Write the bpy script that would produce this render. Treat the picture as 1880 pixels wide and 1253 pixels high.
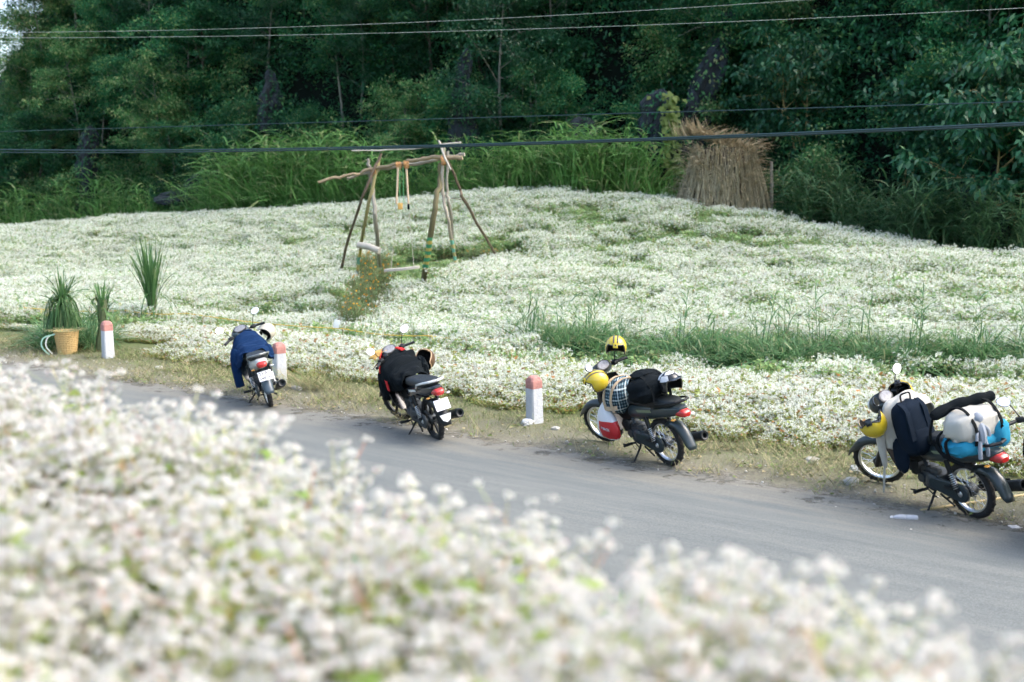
import bpy, bmesh, math, random
import numpy as np
from mathutils import Vector, Matrix, Euler, Quaternion
R = math.radians
scene = bpy.context.scene
for o in list(bpy.data.objects): bpy.data.objects.remove(o)

# ------------------------------------------------------------------ camera
FPX, PITCH, CAMH = 2000.0, R(8.28), 3.2          # focal length in photo pixels, downward pitch, eye height above the road
cam_d = bpy.data.cameras.new('camera'); cam = bpy.data.objects.new('camera', cam_d)
scene.collection.objects.link(cam); scene.camera = cam
cam.location = (0, 0, CAMH); cam.rotation_euler = (R(90) - PITCH, 0, 0)
cam_d.sensor_width = 36.0; cam_d.lens = FPX / 1880 * 36; cam_d.clip_start = 0.05; cam_d.clip_end = 3000
cam_d.dof.use_dof = True; cam_d.dof.focus_distance = 13.0; cam_d.dof.aperture_fstop = 1.5

# ------------------------------------------------------------------ sky, sun, exposure
SUN_EL, SUN_AZ = R(52), R(92)                    # azimuth clockwise from +Y (away from the camera)
world = bpy.data.worlds.new('World'); scene.world = world; world.use_nodes = True
wn = world.node_tree; bg = wn.nodes['Background']
sky = wn.nodes.new('ShaderNodeTexSky'); sky.sky_type = 'NISHITA'; sky.sun_disc = False
sky.sun_elevation = SUN_EL; sky.sun_rotation = SUN_AZ
sky.air_density = 1.0; sky.dust_density = 4.0; sky.ozone_density = 0.7
wn.links.new(sky.outputs[0], bg.inputs[0]); bg.inputs[1].default_value = 0.15
sl = bpy.data.lights.new('sun', 'SUN'); sun = bpy.data.objects.new('sun', sl); scene.collection.objects.link(sun)
sl.energy = 0.5; sl.angle = R(45); sl.color = (1.0, 0.98, 0.95)
sd = Vector((math.sin(SUN_AZ) * math.cos(SUN_EL), math.cos(SUN_AZ) * math.cos(SUN_EL), math.sin(SUN_EL)))
sun.rotation_euler = (-sd).to_track_quat('-Z', 'Y').to_euler(); sun.location = (0, 0, 30)
scene.view_settings.view_transform = 'Standard'; scene.view_settings.look = 'None'
scene.view_settings.exposure = 1.85; scene.view_settings.gamma = 1.0; scene.view_settings.use_curve_mapping = False
scene.render.engine = 'CYCLES'
scene.cycles.use_denoising = True; scene.cycles.max_bounces = 4; scene.cycles.use_light_tree = False; scene.cycles.transparent_max_bounces = 6
scene.cycles.diffuse_bounces = 2; scene.cycles.glossy_bounces = 2; scene.cycles.transmission_bounces = 3
scene.cycles.sample_clamp_indirect = 6.0
scene.cycles.use_adaptive_sampling = True; scene.cycles.adaptive_threshold = 0.06; scene.cycles.adaptive_min_samples = 16

# ------------------------------------------------------------------ helpers
def ray(px, py):
    a, b = (px - 940) / FPX, (626.5 - py) / FPX
    return np.array([a, math.cos(PITCH) + b * math.sin(PITCH), -math.sin(PITCH) + b * math.cos(PITCH)])
def G(px, py, z=0.0):                            # where that direction meets the level z
    r = ray(px, py); return Vector(np.array([0, 0, CAMH]) + r * ((z - CAMH) / r[2]))
def U(px, py, d):                                # the point in that direction d metres ahead
    r = ray(px, py); return Vector(np.array([0, 0, CAMH]) + r * (d / r[1]))

def tag(o, label=None, cat=None, group=None, kind=None):
    if label: o['label'] = label
    if cat: o['category'] = cat
    if group: o['group'] = group
    if kind: o['kind'] = kind
    return o
def empty(name, loc=(0, 0, 0), rot=(0, 0, 0), mat=None):
    o = bpy.data.objects.new(name, None); scene.collection.objects.link(o)
    o.empty_display_size = 0.1; o.location = loc; o.rotation_euler = rot
    if mat is not None: o.matrix_world = mat
    return o
def copy_tree(o, parent=None):
    c = o.copy(); scene.collection.objects.link(c); c.parent = parent
    for ch in list(o.children): copy_tree(ch, c)
    return c

def npmesh(name, V, Q, T=None):                  # fast mesh from numpy quads (and triangles)
    me = bpy.data.meshes.new(name); V = np.asarray(V, np.float32)
    Q = np.zeros((0, 4), np.int32) if Q is None else np.asarray(Q, np.int32)
    T = np.zeros((0, 3), np.int32) if T is None else np.asarray(T, np.int32)
    me.vertices.add(len(V)); me.vertices.foreach_set('co', V.ravel())
    nl = Q.size + T.size; me.loops.add(nl)
    me.loops.foreach_set('vertex_index', np.concatenate([Q.ravel(), T.ravel()]).astype(np.int32))
    me.polygons.add(len(Q) + len(T))
    st = np.concatenate([np.arange(len(Q)) * 4, Q.size + np.arange(len(T)) * 3]).astype(np.int32)
    me.polygons.foreach_set('loop_start', st)
    me.update(calc_edges=True); me.validate(); return me
def link(name, me, mat=None, parent=None, smooth=False):
    o = bpy.data.objects.new(name, me); scene.collection.objects.link(o)
    if mat is not None:
        for m in (mat if isinstance(mat, (list, tuple)) else [mat]):
            me.materials.append(m)
    if smooth and len(me.polygons): me.polygons.foreach_set('use_smooth', np.ones(len(me.polygons), bool))
    o.parent = parent; return o

class MB:
    """collects simple shapes in one mesh"""
    def __init__(s): s.v = []; s.f = []; s.m = []; s.mi = 0; s.X = None
    def add(s, V, Fc):
        b = len(s.v)
        for p in V:
            p = Vector(p); s.v.append(tuple(s.X @ p) if s.X is not None else tuple(p))
        for f in Fc: s.f.append([b + i for i in f]); s.m.append(s.mi)
        return s
    def ring_loft(s, rings, cap0=True, cap1=True, closed=True):
        n = len(rings[0]); V = [p for r in rings for p in r]; Fc = []
        for k in range(len(rings) - 1):
            for i in range(n if closed else n - 1):
                j = (i + 1) % n; Fc.append((k*n+i, k*n+j, (k+1)*n+j, (k+1)*n+i))
        if cap0 and closed: Fc.append(tuple(range(n - 1, -1, -1)))
        if cap1 and closed: Fc.append(tuple((len(rings) - 1) * n + i for i in range(n)))
        return s.add(V, Fc)
    def tube(s, pts, rad, n=8, caps=True):
        pts = [Vector(p) for p in pts]; m = len(pts)
        if not hasattr(rad, '__len__'): rad = [rad] * m
        rings = []; prev = None
        for i, p in enumerate(pts):
            t = (pts[min(i + 1, m - 1)] - pts[max(i - 1, 0)])
            t = t.normalized() if t.length > 1e-9 else Vector((0, 0, 1))
            if prev is None:
                a = Vector((0, 0, 1)) if abs(t.z) < .9 else Vector((1, 0, 0))
                x = t.cross(a).normalized()
            else:
                x = (prev - t * prev.dot(t)); x = x.normalized() if x.length > 1e-6 else t.orthogonal().normalized()
            prev = x; y = t.cross(x)
            rings.append([p + (x * math.cos(2*math.pi*k/n) + y * math.sin(2*math.pi*k/n)) * rad[i] for k in range(n)])
        return s.ring_loft(rings, caps, caps)
    def lathe(s, prof, c=(0, 0, 0), axis=(0, 0, 1), n=24, cap0=False, cap1=False):   # prof: (radius, height along the axis)
        c = Vector(c); a = Vector(axis).normalized(); x = a.orthogonal().normalized(); y = a.cross(x)
        rings = [[c + a * h + (x * math.cos(2*math.pi*k/n) + y * math.sin(2*math.pi*k/n)) * r for k in range(n)] for r, h in prof]
        return s.ring_loft(rings, cap0, cap1)
    def torus(s, c, axis, R0, r, n=36, m=10, sy=1.0):
        prof = [(R0 + r * math.cos(2*math.pi*k/m), r * sy * math.sin(2*math.pi*k/m)) for k in range(m + 1)]
        return s.lathe(prof, c, axis, n)
    def box(s, c, size, b=0.0, M=None):
        hx, hy, hz = [q / 2 for q in size]; c = Vector(c); b = min(b, hx*.9, hy*.9, hz*.9)
        if b <= 0:
            V = [Vector((x*hx, y*hy, z*hz)) for x in (-1, 1) for y in (-1, 1) for z in (-1, 1)]
            Fc = [(0,1,3,2),(4,6,7,5),(0,4,5,1),(2,3,7,6),(0,2,6,4),(1,5,7,3)]
        else:
            bm = bmesh.new(); bmesh.ops.create_cube(bm, size=1.0)
            for v in bm.verts: v.co = Vector((v.co.x*2*hx, v.co.y*2*hy, v.co.z*2*hz))
            bmesh.ops.bevel(bm, geom=bm.edges[:] + bm.verts[:], offset=b, segments=2, profile=.6, affect='EDGES')
            bm.verts.index_update(); V = [v.co.copy() for v in bm.verts]; Fc = [[v.index for v in f.verts] for f in bm.faces]; bm.free()
        V = [(M @ v if M is not None else v) + c for v in V]
        return s.add(V, Fc)
    def plate(s, poly, thick, axis=1):           # polygon (a,b) extruded along an axis, centred
        n = len(poly)
        def mk(a, b, t):
            return {0: (t, a, b), 1: (a, t, b), 2: (a, b, t)}[axis]
        V = [mk(a, b, -thick/2) for a, b in poly] + [mk(a, b, thick/2) for a, b in poly]
        Fc = [tuple(range(n)), tuple(range(2*n - 1, n - 1, -1))] + [(i, i + n, (i+1) % n + n, (i+1) % n) for i in range(n)]
        return s.add(V, Fc)
    def mesh(s, name):
        me = bpy.data.meshes.new(name); me.from_pydata(s.v, [], s.f); me.update()
        me.polygons.foreach_set('material_index', s.m); return me
    def build(s, name, mat, parent=None, smooth=True, fixn=True, sharp=38, sub=0):
        me = s.mesh(name)
        if fixn:
            bm = bmesh.new(); bm.from_mesh(me); bmesh.ops.recalc_face_normals(bm, faces=bm.faces[:]); bm.to_mesh(me); bm.free()
        o = link(name, me, mat, parent, smooth)
        if smooth:
            try: me.set_sharp_from_angle(angle=R(sharp))
            except Exception: pass
        if sub:
            md = o.modifiers.new('subdivision', 'SUBSURF'); md.levels = sub; md.render_levels = sub
        return o

def rrect(w, h, n=4, p=0.45):                    # rounded rectangle ring in (a, b), n points per corner
    out = []; r = min(w, h) * p
    for cx, cy, a0 in ((w/2-r, h/2-r, 0), (-w/2+r, h/2-r, 90), (-w/2+r, -h/2+r, 180), (w/2-r, -h/2+r, 270)):
        for k in range(n):
            a = R(a0 + 90 * k / (n - 1)); out.append((cx + r * math.cos(a), cy + r * math.sin(a)))
    return out

# ------------------------------------------------------------------ materials
MAT = {}
def mat(name, col, rough=0.6, metal=0.0, var=0.15, vs=8.0, bump=0.0, bs=60.0, spec=0.5, coat=0.0, sheen=0.0, alpha=1.0, trans=0.0, ior=1.45):
    if name in MAT: return MAT[name]
    m = bpy.data.materials.new(name); m.use_nodes = True; nt = m.node_tree; N = nt.nodes; L = nt.links
    p = N['Principled BSDF']; MAT[name] = m
    tc = N.new('ShaderNodeTexCoord'); nz = N.new('ShaderNodeTexNoise'); nz.inputs['Scale'].default_value = vs; nz.inputs['Detail'].default_value = 5
    L.new(tc.outputs['Object'], nz.inputs['Vector'])
    mx = N.new('ShaderNodeMix'); mx.data_type = 'RGBA'
    mx.inputs['A'].default_value = (*[c * (1 - var) for c in col], 1); mx.inputs['B'].default_value = (*[min(1, c * (1 + var)) for c in col], 1)
    L.new(nz.outputs['Fac'], mx.inputs['Factor']); L.new(mx.outputs['Result'], p.inputs['Base Color'])
    p.inputs['Roughness'].default_value = rough; p.inputs['Metallic'].default_value = metal
    p.inputs['Specular IOR Level'].default_value = spec; p.inputs['Coat Weight'].default_value = coat
    p.inputs['Sheen Weight'].default_value = sheen; p.inputs['Alpha'].default_value = alpha
    p.inputs['Transmission Weight'].default_value = trans; p.inputs['IOR'].default_value = ior
    if bump:
        n2 = N.new('ShaderNodeTexNoise'); n2.inputs['Scale'].default_value = bs; n2.inputs['Detail'].default_value = 6
        L.new(tc.outputs['Object'], n2.inputs['Vector'])
        b = N.new('ShaderNodeBump'); b.inputs['Strength'].default_value = bump; b.inputs['Distance'].default_value = 0.02
        L.new(n2.outputs['Fac'], b.inputs['Height']); L.new(b.outputs['Normal'], p.inputs['Normal'])
    return m
def leafmat(name, a, b, c=None, cw=0.0, transl=0.3, rough=0.5, spec=0.25, ovar=0.25):
    """thin leaf or petal: colour varies from piece to piece and from plant to plant; light passes through"""
    if name in MAT: return MAT[name]
    m = bpy.data.materials.new(name); m.use_nodes = True; nt = m.node_tree; N = nt.nodes; L = nt.links; MAT[name] = m
    p = N['Principled BSDF']; out = N['Material Output']
    g = N.new('ShaderNodeNewGeometry'); oi = N.new('ShaderNodeObjectInfo')
    mx = N.new('ShaderNodeMix'); mx.data_type = 'RGBA'; mx.inputs['A'].default_value = (*a, 1); mx.inputs['B'].default_value = (*b, 1)
    L.new(g.outputs['Random Per Island'], mx.inputs['Factor']); col = mx.outputs['Result']
    if c is not None:
        wn_ = N.new('ShaderNodeTexWhiteNoise'); wn_.noise_dimensions = '2D'
        cb = N.new('ShaderNodeCombineXYZ'); L.new(g.outputs['Random Per Island'], cb.inputs[0]); L.new(oi.outputs['Random'], cb.inputs[1])
        L.new(cb.outputs[0], wn_.inputs['Vector'])
        lt = N.new('ShaderNodeMath'); lt.operation = 'LESS_THAN'; lt.inputs[1].default_value = cw; L.new(wn_.outputs['Value'], lt.inputs[0])
        m2 = N.new('ShaderNodeMix'); m2.data_type = 'RGBA'; L.new(lt.outputs[0], m2.inputs['Factor']); L.new(col, m2.inputs['A']); m2.inputs['B'].default_value = (*c, 1)
        col = m2.outputs['Result']
    hv = N.new('ShaderNodeHueSaturation')
    mr = N.new('ShaderNodeMapRange'); mr.inputs['To Min'].default_value = 1 - ovar; mr.inputs['To Max'].default_value = 1 + ovar
    L.new(oi.outputs['Random'], mr.inputs['Value']); L.new(mr.outputs[0], hv.inputs['Value']); L.new(col, hv.inputs['Color'])
    L.new(hv.outputs[0], p.inputs['Base Color']); p.inputs['Roughness'].default_value = rough; p.inputs['Specular IOR Level'].default_value = spec
    if transl > 0:
        t = N.new('ShaderNodeBsdfTranslucent'); L.new(hv.outputs[0], t.inputs['Color'])
        ms = N.new('ShaderNodeMixShader'); ms.inputs[0].default_value = transl
        L.new(p.outputs[0], ms.inputs[1]); L.new(t.outputs[0], ms.inputs[2]); L.new(ms.outputs[0], out.inputs['Surface'])
    return m

# ------------------------------------------------------------------ scattering (stuff that nobody could count)
def scatter(name, P, rot, scl, idx, parts, label, cat):
    """one object: points that carry copies of the meshes in parts = [(mesh, materials), ...]"""
    coll = bpy.data.collections.new(name + '_kinds')
    for k, me in enumerate(parts):
        so = bpy.data.objects.new('%s_kind_%02d' % (name, k), me); coll.objects.link(so)
    me = bpy.data.meshes.new(name); me.vertices.add(len(P)); me.vertices.foreach_set('co', np.asarray(P, np.float32).ravel())
    a = me.attributes.new('rot', 'FLOAT_VECTOR', 'POINT'); a.data.foreach_set('vector', np.asarray(rot, np.float32).ravel())
    a = me.attributes.new('scl', 'FLOAT', 'POINT'); a.data.foreach_set('value', np.asarray(scl, np.float32).ravel())
    a = me.attributes.new('idx', 'INT', 'POINT'); a.data.foreach_set('value', np.asarray(idx, np.int32).ravel())
    o = bpy.data.objects.new(name, me); scene.collection.objects.link(o)
    ng = bpy.data.node_groups.new(name, 'GeometryNodeTree')
    ng.interface.new_socket('Geometry', in_out='INPUT', socket_type='NodeSocketGeometry')
    ng.interface.new_socket('Geometry', in_out='OUTPUT', socket_type='NodeSocketGeometry')
    N = ng.nodes; L = ng.links; gi = N.new('NodeGroupInput'); go = N.new('NodeGroupOutput')
    ip = N.new('GeometryNodeInstanceOnPoints'); ci = N.new('GeometryNodeCollectionInfo'); ci.inputs['Collection'].default_value = coll
    ci.inputs['Separate Children'].default_value = True; ci.inputs['Reset Children'].default_value = True
    def na(nm, ty):
        q = N.new('GeometryNodeInputNamedAttribute'); q.data_type = ty; q.inputs['Name'].default_value = nm; return q.outputs['Attribute']
    L.new(gi.outputs[0], ip.inputs['Points']); L.new(ci.outputs[0], ip.inputs['Instance']); ip.inputs['Pick Instance'].default_value = True
    L.new(na('idx', 'INT'), ip.inputs['Instance Index'])
    e2r = N.new('FunctionNodeEulerToRotation'); L.new(na('rot', 'FLOAT_VECTOR'), e2r.inputs[0]); L.new(e2r.outputs[0], ip.inputs['Rotation'])
    L.new(na('scl', 'FLOAT'), ip.inputs['Scale']); L.new(ip.outputs[0], go.inputs[0])
    md = o.modifiers.new('scatter', 'NODES'); md.node_group = ng
    tag(o, label, cat, kind='stuff'); return o

_TAB = {}
def vnoise(x, y, seed=0, f=1.0):                 # smooth value noise on numpy arrays, 0..1
    if seed not in _TAB: _TAB[seed] = np.random.RandomState(seed).rand(256, 256)
    tab = _TAB[seed]; x = np.asarray(x) * f; y = np.asarray(y) * f
    xi = np.floor(x).astype(int); yi = np.floor(y).astype(int); fx = x - xi; fy = y - yi
    fx = fx*fx*(3-2*fx); fy = fy*fy*(3-2*fy); g = lambda a, b: tab[a % 256, b % 256]
    return (g(xi, yi)*(1-fx)+g(xi+1, yi)*fx)*(1-fy)+(g(xi, yi+1)*(1-fx)+g(xi+1, yi+1)*fx)*fy
# ------------------------------------------------------------------ the lie of the land
UX, UY = -0.825, 0.565                            # along the road, away to the left
NX, NY = 0.565, 0.825                             # across it, away from the camera
ROAD0, ROAD1, MARK = 5.5, 10.9, 12.15             # near edge, far edge, line of the marker stones (metres across)
def dd(x, y): return NX * x + NY * y
def ss_(x, y): return UX * x + UY * y
def RW(s, d, z=0.0): return Vector((UX * s + NX * d, UY * s + NY * d, z))
# field: photo directions with the distance judged from the plants, the swing frame (3 m) and the stalk stack (2.9 m)
FLH = 0.45
crest = [(-700,470,66),(-200,455,62),(0,440,60),(150,425,57),(300,405,53),(450,392,49),(640,380,45),(800,366,42),(980,350,40),(1200,362,38),(1400,390,35),(1600,430,31),(1750,455,29),(1880,465,27),(2100,480,25.5),(2700,520,23)]
midp = [(-200,530,31),(0,520,32),(200,480,39),(400,520,30),(420,450,38),(600,450,35),(640,560,25.5),(780,500,26.2),(925,480,28),(1000,420,33.5),(1100,560,22.8),(1300,450,30),(1300,540,23.5),(1500,470,27.5),(1700,540,22),(1880,580,20),(2100,600,19)]
ctrl = []
for px, py, d in crest:
    p = U(px, py, d); ctrl.append((p.x, p.y, p.z - FLH))
    q = U(px, py, d + 2.6); ctrl.append((q.x, q.y, p.z - FLH - 0.5)); q = U(px, py, d + 12); ctrl.append((q.x, q.y, p.z - FLH - 0.8))
for px, py, d in midp:
    p = U(px, py, d); ctrl.append((p.x, p.y, p.z - FLH))
for s in range(-12, 50, 4):
    for d in (12.2, 14.6): p = RW(s, d); ctrl.append((p.x, p.y, 0.0))
ctrl = np.array(ctrl); CC = 3.0
def _k(r2): return np.sqrt(r2 + CC * CC)
A_ = _k(((ctrl[:, None, :2] - ctrl[None, :, :2]) ** 2).sum(-1)); nC = len(ctrl)
A_ = np.block([[A_ + np.eye(nC) * -0.02, np.ones((nC, 1))], [np.ones((1, nC)), np.zeros((1, 1))]])
W_ = np.linalg.solve(A_, np.append(ctrl[:, 2], 0))
cp = np.array(crest, float)
def crestD(px): return np.interp(px, cp[:, 0], cp[:, 2])
def pxof(x, y): return 940 + FPX * np.asarray(x) / np.maximum(np.asarray(y), 0.5)
def sstep(a, b, x): t = np.clip((np.asarray(x) - a) / (b - a), 0, 1); return t * t * (3 - 2 * t)
BANK = 1.86
def height(x, y):
    x = np.atleast_1d(np.asarray(x, float)); y = np.atleast_1d(np.asarray(y, float)); d = dd(x, y)
    out = np.zeros_like(x)
    for i in range(0, len(x), 4000):
        sl_ = slice(i, i + 4000)
        k = _k((x[sl_, None] - ctrl[None, :, 0]) ** 2 + (y[sl_, None] - ctrl[None, :, 1]) ** 2); out[sl_] = k @ W_[:-1] + W_[-1]
    far = sstep(12.2, 14.5, d); out = np.clip(out, -1.2, 3.2) * far
    near = BANK * (1 - sstep(2.35, 5.3, d)) * (1 + 0.0 * x)
    out = np.where(d < 6, near, out)
    fade = 1 - sstep(70, 130, np.hypot(x, y - 20)); out = out * fade
    rough = (vnoise(x, y, 3, 1.3) - .5) * 0.05 + (vnoise(x, y, 4, .3) - .5) * 0.10
    onroad = sstep(ROAD0 - .7, ROAD0, d) * (1 - sstep(ROAD1, ROAD1 + 1.6, d))
    return out + rough * (1 - onroad)
def h1(x, y): return float(height([x], [y])[0])

def GH(px, py, off=0.0, st=.05):                          # where that direction meets the land (raised by off)
    r = ray(px, py); t = np.arange(6, 75, st) / r[1]; P = np.array([0, 0, CAMH]) + t[:, None] * r; hh = height(P[:, 0], P[:, 1]) + off
    k = np.nonzero((P[:, 2] < hh) & (dd(P[:, 0], P[:, 1]) > 6))[0]; i = k[0] if len(k) else len(t) - 1
    return Vector(P[i])

def axis(vals):                                   # graded grid lines
    out = [vals[0][0]]
    for a, b, st in vals:
        n = max(1, int(round((b - a) / st))); out += list(a + (b - a) * (np.arange(n) + 1) / n)
    return np.array(out)
def gridmesh(name, X, Y, zf):
    gx, gy = np.meshgrid(X, Y, indexing='ij'); z = zf(gx.ravel(), gy.ravel())
    V = np.stack([gx.ravel(), gy.ravel(), z], 1); n, m = len(X), len(Y); i, j = np.meshgrid(np.arange(n - 1), np.arange(m - 1), indexing='ij')
    a = (i * m + j).ravel(); return npmesh(name, V, np.stack([a, a + m, a + m + 1, a + 1], 1))

def ground_material():
    m = bpy.data.materials.new('ground'); m.use_nodes = True; nt = m.node_tree; N = nt.nodes; L = nt.links; p = N['Principled BSDF']
    ge = N.new('ShaderNodeNewGeometry'); dot = N.new('ShaderNodeVectorMath'); dot.operation = 'DOT_PRODUCT'; dot.inputs[1].default_value = (NX, NY, 0)
    L.new(ge.outputs['Position'], dot.inputs[0])
    nz = N.new('ShaderNodeTexNoise'); nz.inputs['Scale'].default_value = 0.9; nz.inputs['Detail'].default_value = 8; nz.inputs['Roughness'].default_value = .65; L.new(ge.outputs['Position'], nz.inputs['Vector'])
    ad = N.new('ShaderNodeMath'); ad.operation = 'MULTIPLY_ADD'; ad.inputs[1].default_value = 2.6; L.new(nz.outputs['Fac'], ad.inputs[0]); L.new(dot.outputs['Value'], ad.inputs[2])
    rp = N.new('ShaderNodeValToRGB'); mr = N.new('ShaderNodeMapRange'); mr.inputs['From Min'].default_value = 0; mr.inputs['From Max'].default_value = 20
    L.new(ad.outputs[0], mr.inputs['Value']); L.new(mr.outputs[0], rp.inputs['Fac'])
    e = rp.color_ramp.elements; e[0].position = 0; e[0].color = (.13, .18, .06, 1); e[1].position = 1; e[1].color = (.10, .15, .055, 1)
    for pos, c in ((.30, (.12, .16, .055)), (.36, (.15, .13, .09)), (.60, (.195, .185, .145)), (.655, (.175, .175, .115)), (.70, (.12, .13, .065)), (.76, (.12, .17, .06))):
        q = e.new(pos); q.color = (*c, 1)
    n2 = N.new('ShaderNodeTexNoise'); n2.inputs['Scale'].default_value = 26; n2.inputs['Detail'].default_value = 8; n2.inputs['Roughness'].default_value = .7; L.new(ge.outputs['Position'], n2.inputs['Vector'])
    m2 = N.new('ShaderNodeMix'); m2.data_type = 'RGBA'; m2.blend_type = 'MULTIPLY'; m2.inputs['Factor'].default_value = 1
    cr = N.new('ShaderNodeMapRange'); cr.inputs['From Min'].default_value = .25; cr.inputs['From Max'].default_value = .75; cr.inputs['To Min'].default_value = .62; cr.inputs['To Max'].default_value = 1.3
    L.new(n2.outputs['Fac'], cr.inputs['Value']); L.new(rp.outputs[0], m2.inputs['A']); L.new(cr.outputs[0], m2.inputs['B']); L.new(m2.outputs['Result'], p.inputs['Base Color'])
    b = N.new('ShaderNodeBump'); b.inputs['Strength'].default_value = .8; b.inputs['Distance'].default_value = .03; L.new(n2.outputs['Fac'], b.inputs['Height']); L.new(b.outputs[0], p.inputs['Normal'])
    p.inputs['Roughness'].default_value = .95; p.inputs['Specular IOR Level'].default_value = .15
    return m
X = axis([(-900, -120, 60), (-120, -40, 8), (-40, 22, .5), (22, 70, 6), (70, 900, 80)])
Y = axis([(-400, -20, 40), (-20, -2, 3), (-2, 45, .5), (45, 80, 1.5), (80, 160, 10), (160, 1500, 120)])
ground = link('ground', gridmesh('ground', X, Y, height), ground_material(), smooth=True)
tag(ground, 'earth and dry grass ground under the flower fields', 'ground', kind='structure')

# road: worn grey asphalt, dust drifting over its broken far edge
def road_material():
    m = bpy.data.materials.new('asphalt'); m.use_nodes = True; nt = m.node_tree; N = nt.nodes; L = nt.links; p = N['Principled BSDF']
    ge = N.new('ShaderNodeNewGeometry'); mp = N.new('ShaderNodeMapping'); mp.vector_type = 'POINT'; mp.inputs['Rotation'].default_value = (0, 0, math.atan2(UX, UY) + R(90))
    ang = math.atan2(UY, UX); mp.inputs['Rotation'].default_value = (0, 0, -ang); L.new(ge.outputs['Position'], mp.inputs['Vector'])
    st = N.new('ShaderNodeMapping'); st.inputs['Scale'].default_value = (.35, 3.2, 1); L.new(mp.outputs[0], st.inputs['Vector'])
    nA = N.new('ShaderNodeTexNoise'); nA.inputs['Scale'].default_value = 1.3; nA.inputs['Detail'].default_value = 9; nA.inputs['Roughness'].default_value = .68; L.new(st.outputs[0], nA.inputs['Vector'])
    nB = N.new('ShaderNodeTexNoise'); nB.inputs['Scale'].default_value = 75; nB.inputs['Detail'].default_value = 4; L.new(ge.outputs['Position'], nB.inputs['Vector'])
    r1 = N.new('ShaderNodeValToRGB'); e = r1.color_ramp.elements; e[0].position = .32; e[0].color = (.106, .120, .118, 1); e[1].position = .72; e[1].color = (.168, .178, .164, 1); L.new(nA.outputs['Fac'], r1.inputs['Fac'])
    dot = N.new('ShaderNodeVectorMath'); dot.operation = 'DOT_PRODUCT'; dot.inputs[1].default_value = (NX, NY, 0); L.new(ge.outputs['Position'], dot.inputs[0])
    ad = N.new('ShaderNodeMath'); ad.operation = 'MULTIPLY_ADD'; ad.inputs[1].default_value = 2.4; L.new(nA.outputs['Fac'], ad.inputs[0]); L.new(dot.outputs['Value'], ad.inputs[2])
    dm = N.new('ShaderNodeMapRange'); dm.inputs['From Min'].default_value = ROAD1 + .1; dm.inputs['From Max'].default_value = ROAD1 + 1.5; L.new(ad.outputs[0], dm.inputs['Value'])
    mx = N.new('ShaderNodeMix'); mx.data_type = 'RGBA'; L.new(dm.outputs[0], mx.inputs['Factor']); L.new(r1.outputs[0], mx.inputs['A']); mx.inputs['B'].default_value = (.19, .18, .145, 1)
    m2 = N.new('ShaderNodeMix'); m2.data_type = 'RGBA'; m2.blend_type = 'MULTIPLY'; m2.inputs['Factor'].default_value = 1
    cr = N.new('ShaderNodeMapRange'); cr.inputs['From Min'].default_value = .3; cr.inputs['From Max'].default_value = .7; cr.inputs['To Min'].default_value = .78; cr.inputs['To Max'].default_value = 1.2; L.new(nB.outputs['Fac'], cr.inputs['Value'])
    L.new(mx.outputs['Result'], m2.inputs['A']); L.new(cr.outputs[0], m2.inputs['B']); L.new(m2.outputs['Result'], p.inputs['Base Color'])
    b = N.new('ShaderNodeBump'); b.inputs['Strength'].default_value = .5; b.inputs['Distance'].default_value = .006; L.new(nB.outputs['Fac'], b.inputs['Height']); L.new(b.outputs[0], p.inputs['Normal'])
    # crumbling far edge: earth shows through
    n3 = N.new('ShaderNodeTexNoise'); n3.inputs['Scale'].default_value = 2.6; n3.inputs['Detail'].default_value = 9; n3.inputs['Roughness'].default_value = .72; L.new(ge.outputs['Position'], n3.inputs['Vector'])
    a2 = N.new('ShaderNodeMath'); a2.operation = 'MULTIPLY_ADD'; a2.inputs[1].default_value = 2.6; L.new(n3.outputs['Fac'], a2.inputs[0]); L.new(dot.outputs['Value'], a2.inputs[2])
    am = N.new('ShaderNodeMapRange'); am.inputs['From Min'].default_value = ROAD1 + 1.0; am.inputs['From Max'].default_value = ROAD1 + 1.45; am.inputs['To Min'].default_value = 1; am.inputs['To Max'].default_value = 0; L.new(a2.outputs[0], am.inputs['Value']); L.new(am.outputs[0], p.inputs['Alpha'])
    p.inputs['Roughness'].default_value = .8; p.inputs['Specular IOR Level'].default_value = .3
    return m
S = np.concatenate([np.arange(-120, -15, 5), np.arange(-15, 40, .2), np.arange(40, 201, 5)])
T5 = np.linspace(0, 1, 9); V = []
for s in S:
    e0 = ROAD0 + .12 * math.sin(s * .7); e1 = ROAD1 + .5 + .16 * math.sin(s * .55 + 1) + (vnoise([s], [0], 7, 1.7)[0] - .5) * .5 + (vnoise([s], [3], 8, 5.)[0] - .5) * .25
    for t in T5:
        q = RW(s, e0 + (e1 - e0) * t, .012 + .035 * (1 - (2 * t - 1) ** 2) - (.016 if t in (0, 1) else 0)); V.append(q)
n = len(S); m = len(T5); i, j = np.meshgrid(np.arange(n - 1), np.arange(m - 1), indexing='ij'); a = (i * m + j).ravel()
road = link('road', npmesh('road', np.array(V), np.stack([a, a + 1, a + m + 1, a + m], 1)), road_material(), smooth=True)
tag(road, 'worn grey asphalt road with dusty edges', 'road', kind='structure')

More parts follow.
